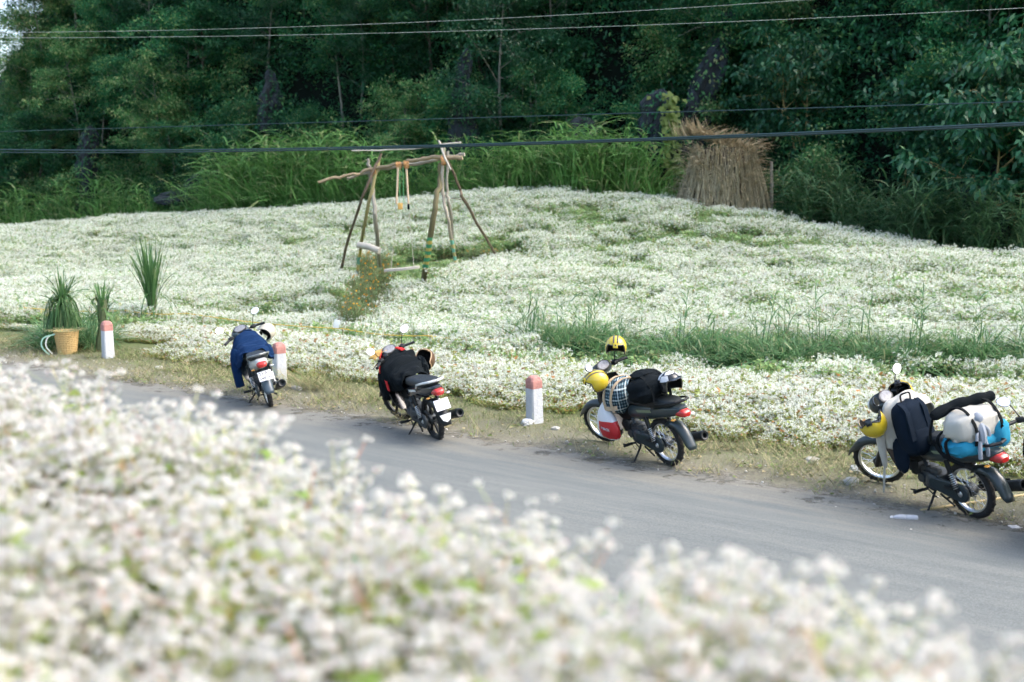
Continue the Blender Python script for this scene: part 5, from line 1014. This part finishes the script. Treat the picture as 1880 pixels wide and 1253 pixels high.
# ------------------------------------------------------------------ spiky leaved plants by the basket
M_SPK = leafmat('spiky_leaf', (.055, .14, .045), (.10, .20, .07), (.17, .25, .10), .12, transl=.25, ovar=.1); M_SPT = mat('leaf_sheath', (.10, .13, .06), .85, var=.35, vs=20, bump=.5, bs=60)
def spiky(p, H, trunk, nl, ll, spread, label, seed, droopers=0, lean=(0, 0)):
    r = np.random.RandomState(seed); e = empty('spiky_plant', p); b = MB(); b.tube([(lean[0] * t, lean[1] * t, -.05 + H * t) for t in np.linspace(0, 1, 8)], [trunk * (1 + .25 * math.sin(9 * t)) for t in np.linspace(0, 1, 8)], 9); b.build('trunk', M_SPT, e); S_ = Soup()
    for k in range(nl):
        a = r.rand() * 6.283; h0 = H * (.45 + .55 * r.rand() ** .6); bs0 = np.array([lean[0] * h0 / H + math.cos(a) * trunk, lean[1] * h0 / H + math.sin(a) * trunk, h0]); blade(S_, bs0, a, ll * (.55 + .6 * r.rand()), abs(r.normal()) * spread, abs(r.normal()) * spread * .5, .042, 0, r, 6)
    for k in range(droopers):
        a = r.rand() * 6.283; h0 = H * (.35 + .65 * r.rand()); bs0 = np.array([lean[0] * h0 / H, lean[1] * h0 / H, h0]); L = ll * (.8 + .6 * r.rand()); dv = np.array([math.cos(a), math.sin(a), 0]); P = [bs0 + dv * L * .5 * math.sin(t * 1.6) + np.array([0, 0, L * (.25 * t * (1 - t) * 2 - .75 * t * t)]) for t in np.linspace(0, 1, 8)]
        P = [np.array([q[0], q[1], max(q[2], .02)]) for q in P]; S_.strip(P, [.03 * (1 - .8 * t) + .004 for t in np.linspace(0, 1, 8)], 0, np.array([-math.sin(a), math.cos(a), 0.]))
    link('leaves', S_.mesh('leaves', [M_SPK]), None, e); return tag(e, label, 'plant', 'spiky plants beside the basket')
spiky(G(119, 640), 1.05, .05, 70, .62, .62, 'bushy spiky plant with drooping skirt of leaves behind the basket', 1, 260)
spiky(G(184, 646), 1.05, .075, 44, .50, .5, 'dark trunked spiky plant behind the marker stone', 2, 26, (.10, 0)); spiky(G(281, 605), .85, .085, 100, 1.25, .24, 'tall tied sheaf of spiky leaves by the yellow rope', 3, 10)
px = rng.uniform(70, 205, 60); py = rng.uniform(612, 645, 60); P = np.array([tuple(G(a, c)) for a, c in zip(px, py)])
scatter('basket_grass', P, rots(60), rng.uniform(.5, .95, 60), rng.randint(0, 5, 60), GB, 'rank green grass round the basket and spiky plants', 'grass')
# ------------------------------------------------------------------ rope on stakes, little white notice
M_ROPE = mat('yellow_rope', (.66, .45, .07), .7, var=.15, vs=30); M_STK = mat('old_stick', (.24, .18, .11), .9, var=.35, vs=12, bump=.5, bs=50)
stk = []
for px, py, h in ((46, 600, .46), (232, 606, .46), (344, 612, .46), (630, 647, .48), (790, 664, .5), (929, 670, .5)):
    q = G(px, py); e = MB(); e.tube([(0, 0, -.06), (.008, 0, h * .5), (0, .01, h)], [.014, .012, .010], 6); o = e.build('rope_stake', M_STK); o.location = q; stk.append(q + Vector((0, 0, h - .03)))
for o, l in zip([o for o in bpy.data.objects if o.name.startswith('rope_stake')], ('rope stake at the bare earth before the basket', 'rope stake beside the dark trunked spiky plant', 'rope stake just past the tied sheaf', 'rope stake below the white notice', 'rope stake behind the black motorbike', 'last rope stake where the bank grass begins')): tag(o, l, 'stake', 'stakes that carry the yellow rope')
b = MB(); P = []
for a, c in zip(stk[:-1], stk[1:]): P += [a.lerp(c, t) - Vector((0, 0, .05 * math.sin(math.pi * t))) for t in np.linspace(0, 1, 9)[:-1]]
b.tube(P + [stk[-1]], .009, 6); tag(b.build('yellow_rope', M_ROPE), 'thin yellow rope strung along stakes at the edge of the field', 'rope')
p = G(621, 632); e = empty('notice', p); b = MB(); b.tube([(0, 0, -.05), (0, 0, .50)], .012, 6); b.build('stick', M_STK, e); b = MB(); b.box((-.02, -.03, .40), (.12, .006, .19), .002, Matrix.Rotation(R(14), 3, 'Y')); b.build('board', M_PLATE, e); tag(e, 'small blank white notice on a stick at the marigold bed', 'sign')
# ------------------------------------------------------------------ marigolds
M_MGL = leafmat('marigold_leaf', (.13, .21, .08), (.20, .28, .12), (.28, .27, .12), .1, transl=.3, ovar=.15); M_MGF = leafmat('marigold_petal', (.72, .34, .02), (.80, .45, .04), (.55, .20, .02), .2, transl=.3, ovar=.1); M_TWIG = mat('marigold_stem', (.20, .17, .09), .9, var=.3)
def marigold(px, py, H, seed, label):
    r = np.random.RandomState(seed); p = GH(px, py); e = empty('marigold_bush', p); S_ = Soup(); F_ = Soup(); b = MB()
    for k in range(38):
        a = r.rand() * 6.283; L = H * (.6 + .45 * r.rand()); o_ = np.array([math.cos(a), math.sin(a), 0]) * (.04 + .30 * r.rand()); tip = o_ * 1.2 + np.array([0, 0, L]); b.tube([(0.3 * o_[0], .3 * o_[1], -.05), tuple(o_ * .8 + np.array([0, 0, L * .5])), tuple(tip)], [.006, .005, .003], 4, False)
        for l in range(46):
            f = .15 + .85 * r.rand(); c = o_ * (.3 + .9 * f) + np.array([0, 0, L * f]) + r.normal(size=3) * .03; S_.quad(quadleaf(c, r.normal(size=3) + np.array([0, 0, .3]), rvec(r), .07 + .05 * r.rand(), .014), 0)
        if r.rand() < .45:
            for f in range(12):
                n_ = rvec(r); n_[2] = abs(n_[2]); t = np.cross(n_, rvec(r)); t /= np.linalg.norm(t); b2 = np.cross(n_, t); c = tip + n_ * .012; w = .018; F_.quad([c - t * w, c - b2 * w, c + t * w, c + b2 * w], 0)
    b.build('stems', M_TWIG, e); link('foliage', S_.mesh('foliage', [M_MGL]), None, e); link('blossoms', F_.mesh('blossoms', [M_MGF]), None, e); return tag(e, label, 'bush', 'marigold bushes below the swing')
for k, (px, py, H, l) in enumerate(((700, 512, .62, 'marigold bush against the grey swing post'), (672, 520, .66, 'marigold bush under the pale log'), (706, 545, .62, 'marigold bush in front of the swing plank'), (680, 560, .75, 'tall marigold bush in the middle of the bed'), (660, 585, .80, 'tallest marigold bush of the bed'), (690, 590, .66, 'bushy marigold on the inner side of the bed'), (645, 618, .72, 'marigold bush next to the white notice'), (662, 622, .62, 'low marigold bush by the yellow rope'), (870, 482, .3, 'tiny marigold beside the teal banded pole'), (905, 482, .3, 'tiny marigold at the foot of the bracing pole'))): marigold(px, py, H * 1.3, 900 + k, l)
# ------------------------------------------------------------------ swing frame of rough poles
M_P1 = mat('grey_pole', (.27, .25, .20), .9, var=.3, vs=6, bump=1.0, bs=22); M_P2 = mat('brown_pole', (.12, .09, .06), .9, var=.35, vs=9, bump=1.0, bs=22); M_P3 = mat('tan_pole', (.27, .21, .13), .9, var=.3, vs=9, bump=1.0, bs=22); M_P4 = mat('bleached_wood', (.42, .39, .33), .85, var=.2, vs=8, bump=.4, bs=40)
def banded(name, base, bands, z0, z1, per):       # painted rings over the lower part of the pole
    m = bpy.data.materials.new(name); m.use_nodes = True; nt = m.node_tree; N = nt.nodes; L = nt.links; p = N['Principled BSDF']; ge = N.new('ShaderNodeNewGeometry'); sp = N.new('ShaderNodeSeparateXYZ'); L.new(ge.outputs['Position'], sp.inputs[0])
    nz = N.new('ShaderNodeTexNoise'); nz.inputs['Scale'].default_value = 9; L.new(ge.outputs['Position'], nz.inputs['Vector']); ma = N.new('ShaderNodeMath'); ma.operation = 'MULTIPLY_ADD'; ma.inputs[1].default_value = .05; L.new(nz.outputs['Fac'], ma.inputs[0]); L.new(sp.outputs[2], ma.inputs[2])
    mu = N.new('ShaderNodeMath'); mu.operation = 'MULTIPLY'; mu.inputs[1].default_value = 1 / per; L.new(ma.outputs[0], mu.inputs[0]); fr = N.new('ShaderNodeMath'); fr.operation = 'FRACT'; L.new(mu.outputs[0], fr.inputs[0]); gt = N.new('ShaderNodeMath'); gt.operation = 'GREATER_THAN'; gt.inputs[1].default_value = .55; L.new(fr.outputs[0], gt.inputs[0])
    mb = N.new('ShaderNodeMix'); mb.data_type = 'RGBA'; mb.inputs['A'].default_value = (*bands[0], 1); mb.inputs['B'].default_value = (*bands[1], 1); L.new(gt.outputs[0], mb.inputs['Factor'])
    a = N.new('ShaderNodeMath'); a.operation = 'GREATER_THAN'; a.inputs[1].default_value = z0; L.new(ma.outputs[0], a.inputs[0]); c = N.new('ShaderNodeMath'); c.operation = 'LESS_THAN'; c.inputs[1].default_value = z1; L.new(ma.outputs[0], c.inputs[0]); k = N.new('ShaderNodeMath'); k.operation = 'MULTIPLY'; L.new(a.outputs[0], k.inputs[0]); L.new(c.outputs[0], k.inputs[1])
    mx = N.new('ShaderNodeMix'); mx.data_type = 'RGBA'; mx.inputs['A'].default_value = (*base, 1); L.new(mb.outputs['Result'], mx.inputs['B']); L.new(k.outputs[0], mx.inputs['Factor']); L.new(mx.outputs['Result'], p.inputs['Base Color']); p.inputs['Roughness'].default_value = .85; return m
LT, RT = 25.9, 25.3; e = empty('timber_swing', GH(780, 528)); inv = Matrix.Translation(-e.location)
def pole(pts, r0, r1, m, name='pole', wob=.03, seed=0, n=9):
    r = np.random.RandomState(seed); P = [Vector(q) for q in pts]; Q = smoothpath(P, 7); Q = [q + Vector(r.normal(size=3) * wob * .35 * (0 if i in (0, len(Q) - 1) else 1)) for i, q in enumerate(Q)]; b = MB(); r0 *= .85; r1 *= .85; b.tube(Q, [r0 + (r1 - r0) * i / (len(Q) - 1) + r.normal() * .003 for i in range(len(Q))], n)
    o = b.build(name, m, e); o.matrix_parent_inverse = inv; return o
zb = GH(780, 528).z; TEAL, YEL = (.12, .32, .27), (.48, .37, .10)
pole([GH(622, 502) - Vector((0, 0, .1)), U(652, 400, 26.2), U(700, 282, LT)], .045, .035, M_P2, seed=1); pole([GH(654, 508) - Vector((0, 0, .1)), U(670, 410, 26.1), U(697, 288, LT + .1)], .05, .045, banded('pole_band_a', (.26, .23, .10), (TEAL, YEL), zb - .3, zb + .9, .5), seed=2); pole([GH(700, 514) - Vector((0, 0, .1)), U(691, 420, 25.7), U(684, 340, LT), U(675, 292, LT)], .062, .045, M_P1, seed=3)
pole([GH(775, 531) - Vector((0, 0, .1)), U(795, 400, 25.1), U(808, 330, RT), U(806, 300, RT)], .085, .055, banded('pole_band_b', (.14, .12, .06), ((.06, .28, .14), YEL), zb + .55, zb + 1.35, .17), seed=4); pole([GH(843, 512) - Vector((0, 0, .1)), U(826, 420, 25.4), U(812, 350, RT), U(815, 270, RT)], .05, .045, banded('pole_band_c', (.34, .30, .24), ((.16, .46, .38), (.50, .42, .20)), zb - .5, zb + 1.3, .22), seed=5); pole([GH(838, 506) - Vector((0, 0, .1)), U(827, 400, 25.6), U(821, 345, RT), U(822, 278, RT)], .045, .04, M_P1, seed=6)
pole([GH(921, 481) - Vector((0, 0, .1)), U(856, 375, 26.2), U(844, 345, 26.0), U(808, 262, RT)], .042, .035, M_P2, seed=7); pole([U(851, 369, 26.2), U(838, 365, 26.0), U(828, 364, 26)], .014, .008, M_P2, 'side_twig', .01, 8, 5)
pole([U(584, 335, 25.6), U(640, 322, 25.7), U(690, 309, LT - .1), U(750, 297, 25.5), U(800, 289, RT), U(849, 290, RT - .1)], .035, .06, M_P3, 'crossbar', .04, 9); pole([U(637, 328, 25.8), U(700, 312, LT), U(770, 300, 25.7), U(853, 284, RT)], .04, .05, M_P1, 'crossbar', .04, 10); pole([U(646, 277, LT), U(740, 275, 25.7), U(800, 268, RT), U(846, 262, RT - .1)], .02, .026, M_P4, 'top_stick', .02, 11); pole([U(806, 258, RT - .1), U(815, 285, RT - .2), U(828, 312, RT - .3)], .03, .022, M_P4, 'lashed_stick', .01, 12)
M_LASH = mat('orange_cord', (.50, .26, .10), .8, var=.3, vs=30)
for px, py, dpt in ((685, 318, LT - .05), (813, 296, RT - .08), (731, 305, 25.55), (745, 303, 25.5)):
    b = MB(); q = U(px, py, dpt)
    for k in range(5): b.torus(q + Vector((-.03 + .018 * k, 0, .01 * math.sin(k * 2))), (1, .1 * k, .15), .085, .010, 14, 5)
    o = b.build('lashing', M_LASH, e); o.matrix_parent_inverse = inv
tag(e, 'rough timber swing frame of lashed leaning poles in the flower field', 'swing frame')
# the swing itself
seatL, seatR = U(706, 497, 24.9), U(770, 491, 24.9); e = empty('plank_swing', seatL); inv = Matrix.Translation(-e.location); b = MB(); dv = (seatR - seatL); b.ring_loft([[seatL + dv * t + Vector((0, a * w, c * .05 + .004 * math.sin(9 * t))) for a, c in ((-.5, -.5), (.5, -.5), (.5, .5), (-.5, .5))] for t, w in ((0, .2), (.1, .27), (.5, .29), (.9, .27), (1, .2))]); o = b.build('plank', M_P4, e, sharp=25); o.matrix_parent_inverse = inv
for x0, x1, x2, mt in ((731, 728, 718, M_TAN), (746, 750, 760, M_TAN)):
    b = MB(); b.tube([U(x0, 306, 25.5), U(x1, 375, 25.2)], [.026, .022], 8); o = b.build('padded_rope', mt, e); o.matrix_parent_inverse = inv; b = MB(); b.tube([U(x1, 372, 25.2), seatL.lerp(seatR, (x2 - 706) / 64)], .006, 5); o = b.build('rope', M_P4, e); o.matrix_parent_inverse = inv
for x0, x1 in ((734, 734), (740, 741)):
    b = MB(); b.tube([U(x0, 306, 25.45), U(x1, 372, 25.2)], .006, 5); o = b.build('rope', mat('green_cord', (.10, .34, .14), .7), e); o.matrix_parent_inverse = inv
b = MB(); b.box(U(735, 379, 25.15), (.11, .06, .15), .02); o = b.build('handle_block', M_ORC, e); o.matrix_parent_inverse = inv; b = MB(); b.box(U(750, 380, 25.15), (.05, .05, .13), .02); o = b.build('handle_block', M_BLKJ, e); o.matrix_parent_inverse = inv
tag(e, 'pale plank swing hanging on padded ropes from the timber frame', 'swing')
b = MB(); b.tube([U(657, 450, 25.6), U(676, 453, 25.5), U(697, 461, 25.4)], [.075, .08, .078], 12); tag(b.build('log', M_P4), 'short pale log fixed between the leaning swing posts', 'log')
# ------------------------------------------------------------------ stack of dry maize stalks
SD = 36.6; c0 = GH(1326, 384); c0 = Vector((U(1326, 384, SD).x, SD, h1(U(1326, 384, SD).x, SD))); e = empty('stalk_stack', c0); r = np.random.RandomState(6)
M_STW = leafmat('dry_stalk', (.38, .33, .21), (.26, .23, .14), (.48, .42, .28), .2, transl=.05, ovar=0); M_HUSK = leafmat('dry_husk', (.40, .33, .20), (.29, .24, .15), (.50, .42, .27), .2, transl=.2, ovar=0)
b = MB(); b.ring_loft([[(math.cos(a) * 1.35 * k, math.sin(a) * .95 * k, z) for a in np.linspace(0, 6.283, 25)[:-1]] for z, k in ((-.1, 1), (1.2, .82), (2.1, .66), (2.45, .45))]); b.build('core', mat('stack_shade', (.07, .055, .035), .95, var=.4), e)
b = MB()
for k in range(640):
    a = r.rand() * 6.283; f = .9 + .2 * r.rand(); z1 = 1.5 + 1.1 * r.rand(); t = z1 / 2.9; P0 = Vector((math.cos(a) * 1.58 * f, math.sin(a) * 1.15 * f, -.05)); a2 = a + r.normal() * .17; P1 = Vector((math.cos(a2) * (1.55 - .62 * t) * f * .93, math.sin(a2) * (1.12 - .5 * t) * f * .93, z1)); b.tube([P0, P0.lerp(P1, .5) + Vector(r.normal(size=3) * .03), P1], [.015, .013, .008], 4, False)
o = b.build('stalks', M_STW, e, smooth=False, fixn=False); tag(o, kind='stuff')
S_ = Soup()
for k in range(900):
    a = r.rand() * 6.283; z = .5 + 2.0 * r.rand() ** .7; q = (1.58 - .24 * z) * (.97 + .1 * r.rand()); c = np.array([math.cos(a) * q, math.sin(a) * q * .72, z]); blade(S_, c, a + r.normal() * .5, .25 + .3 * r.rand(), .3 + r.rand() * .5, .4 + .8 * r.rand(), .035, 0, r, 4)
for k in range(420):                               # thatch thrown over the top
    a = r.rand() * 6.283; q = .95 * math.sqrt(r.rand()); x0 = math.cos(a) * q * 1.15; c = np.array([x0, math.sin(a) * q * .7, 2.46 + .22 * r.rand() - .30 * x0]); blade(S_, c, (0 if r.rand() < .5 else math.pi) + r.normal() * .45, .3 + .45 * r.rand(), .85 + .3 * r.normal(), .1 + .5 * r.rand(), .05, 0, r, 4)
for k in range(170): c = np.array([-1.05 + .3 * r.normal(), .25 * r.normal(), 2.82 + .10 * r.normal()]); blade(S_, c, math.pi + r.normal() * .3, .3 + .3 * r.rand(), .7, -.2, .05, 0, r, 3)
o = link('husks', S_.mesh('husks', [M_HUSK]), None, e); tag(o, kind='stuff')
b = MB(); b.tube([(1.62, -.1, -.1), (1.60, -.1, 1.2), (1.56, -.1, 2.0)], [.07, .06, .045], 8); b.build('support_post', M_P1, e); tag(e, 'big conical stack of dry maize stalks at the edge of the wood', 'stalk stack')
# ------------------------------------------------------------------ overhead wires
M_ALU = mat('aluminium_wire', (.30, .33, .30), .6, .2, var=.05); M_CAB = mat('dark_cable', (.02, .05, .055), .55, var=.1)
def rd(px, off): a = (px - 940) / FPX; return off / (NX * a + NY)
def wire(pts, rad, m, label):
    xs = np.array([p[0] for p in pts], float); ys = np.array([p[1] for p in pts], float); ds = np.array([p[2] for p in pts], float); W3 = [U(x_, y_, d_) for x_, y_, d_ in pts]; u = (W3[-1] - W3[0]); u2 = Vector((u.x, u.y, 0)); s_ = [Vector((q.x - W3[0].x, q.y - W3[0].y, 0)).dot(u2) / u2.length_squared for q in W3]; co = np.polyfit(s_, [q.z for q in W3], 2 if len(pts) > 2 else 1)
    b = MB(); b.tube([Vector((W3[0].x + u2.x * t, W3[0].y + u2.y * t, float(np.polyval(co, t)))) for t in np.linspace(-.5, 1.5, 61)], rad, 6); return tag(b.build('overhead_wire', m), label, 'wire', 'overhead wires along the road')
wire([(0, 60, 24.5), (640, 45, 22.6), (1480, 0, 20.7)], .005, M_ALU, 'uppermost pale bare wire crossing the dark wood'); wire([(0, 70, 24.2), (900, 55, 21.8), (1880, 15, 19.8)], .005, M_ALU, 'second pale bare wire just under the uppermost one')
wire([(0, 242, rd(0, 13.6)), (900, 216, rd(900, 13.6)), (1880, 187, rd(1880, 13.6))], .007, M_CAB, 'thin dark wire above the twin cables'); wire([(0, 275, rd(0, 13)), (850, 266, rd(850, 13)), (1880, 226, rd(1880, 13))], .014, M_CAB, 'upper of the twin thick dark cables'); wire([(0, 280, rd(0, 13.05)), (850, 269, rd(850, 13.05)), (1880, 230, rd(1880, 13.05))], .014, M_CAB, 'lower of the twin thick dark cables')
# ------------------------------------------------------------------ litter on the road edge
M_PET_ = mat('clear_plastic', (.80, .83, .88), .15, var=.05, vs=20, trans=.55, ior=1.35); e = empty('plastic_bottle', G(1660, 949, .048) + Vector((0, 0, -.0)), (0, 0, R(172))); b = MB(); b.lathe([(0, -.125), (.028, -.125), (.034, -.115), (.034, -.08), (.031, -.075), (.034, -.07), (.034, -.02), (.030, -.012), (.034, -.004), (.034, .045), (.026, .075), (.014, .098), (.013, .11)], (0, 0, -.012), (1, 0, 0), 20); b.build('bottle_wall', M_PET_, e); b = MB(); b.lathe([(0, .128), (.015, .128), (.016, .124), (.016, .106), (.012, .106)], (0, 0, -.012), (1, 0, 0), 16); b.build('cap', M_WHC, e); tag(e, 'empty clear plastic bottle lying on the asphalt before the luggage laden motorbike', 'bottle')
b = MB(); b.tube([G(1690, 937, .02), G(1790, 922, .03), G(1900, 906, .06), G(2000, 890, .09)], .012, 6); tag(b.build('bamboo_stick', mat('bamboo', (.52, .42, .22), .7, var=.2)), 'long pale bamboo stick lying behind the luggage laden motorbike', 'stick')
o = blob((0, 0, 0), (.12, .08, .03), 91, wr=.3, nu=12, nv=8).build('plastic_scrap', M_WHC); o.location = G(1862, 969, .02); tag(o, 'crumpled white plastic scrap on the road edge', 'litter')
o = blob((0, 0, 0), (.2, .15, .1), 92, wr=.3, nu=18, nv=12).build('plastic_bag', mat('clear_film', (.66, .68, .66), .3, var=.2, trans=.3)); o.location = G(1578, 862, .04); tag(o, 'crumpled pale plastic bag by the front wheel in the grass', 'litter')
S_ = Soup(); r = np.random.RandomState(8); c0 = G(575, 718)
for k in range(260): blade(S_, np.array([r.normal() * .30, r.normal() * .10, .02 + .05 * r.rand()]), r.normal() * .7 + (math.pi if r.rand() < .5 else 0), .25 + .3 * r.rand(), .95, .15, .008, 0, r, 3)
o = link('straw_heap', S_.mesh('straw_heap', [M_DRY])); o.location = c0; o.rotation_euler = (0, 0, R(-25)); tag(o, 'small heap of cut dry straw behind the blue jacket motorbike', 'straw', kind='stuff')
N_ = 1000; s = rng.uniform(-6, 26, N_); d = ROAD1 + rng.normal(.35, .55, N_); P = np.stack([UX * s + NX * d, UY * s + NY * d, d * 0 + .012], 1); onr = d < ROAD1 + .4; P[:, 2] = np.where(onr, .022, height(P[:, 0], P[:, 1]) + .003)
GRV = []
for k in range(4):
    g_ = blob((0, 0, 0), (.03, .022, .016), 300 + k, p=2.2, wr=.3, nu=8, nv=5); me = g_.mesh('pebble'); me.materials.append(M_ST); GRV.append(me)
scatter('gravel', P, rots(N_, .5), rng.uniform(.35, 1.3, N_) ** 1.5, rng.randint(0, 4, N_), GRV, 'loose pebbles along the crumbled road edge', 'gravel')
# clods, straw and dead leaves trodden into the verge
LIT = []
for k in range(3):
    S_ = Soup(); r = np.random.RandomState(600 + k)
    for j in range(16): blade(S_, np.array([r.normal() * .12, r.normal() * .12, .008]), r.rand() * 6.283, .10 + .16 * r.rand(), .98, .05, .006, 0, r, 2)
    for j in range(5): S_.quad(quadleaf(np.array([r.normal() * .14, r.normal() * .14, .012]), np.array([r.normal(), r.normal(), .1]), np.array([0, 0, 1.]) + r.normal(size=3) * .3, .06, .04), 0)
    LIT.append(S_.mesh('straw_litter', [M_DRY]))
N_ = 1500; s = rng.uniform(-6, 28, N_); d = rng.uniform(ROAD1 - .1, 12.6, N_); x = UX * s + NX * d; y = UY * s + NY * d; k = rng.rand(N_) < .25 + .75 * (vnoise(x, y, 66, .9) > .5); x, y, d = x[k], y[k], d[k]
scatter('straw_litter', np.stack([x, y, np.where(d < ROAD1 + .4, .024, height(x, y) + .004)], 1), rots(len(x), .03), rng.uniform(.6, 1.2, len(x)), rng.randint(0, 3, len(x)), LIT, 'dry straw and dead leaves strewn over the verge', 'straw')
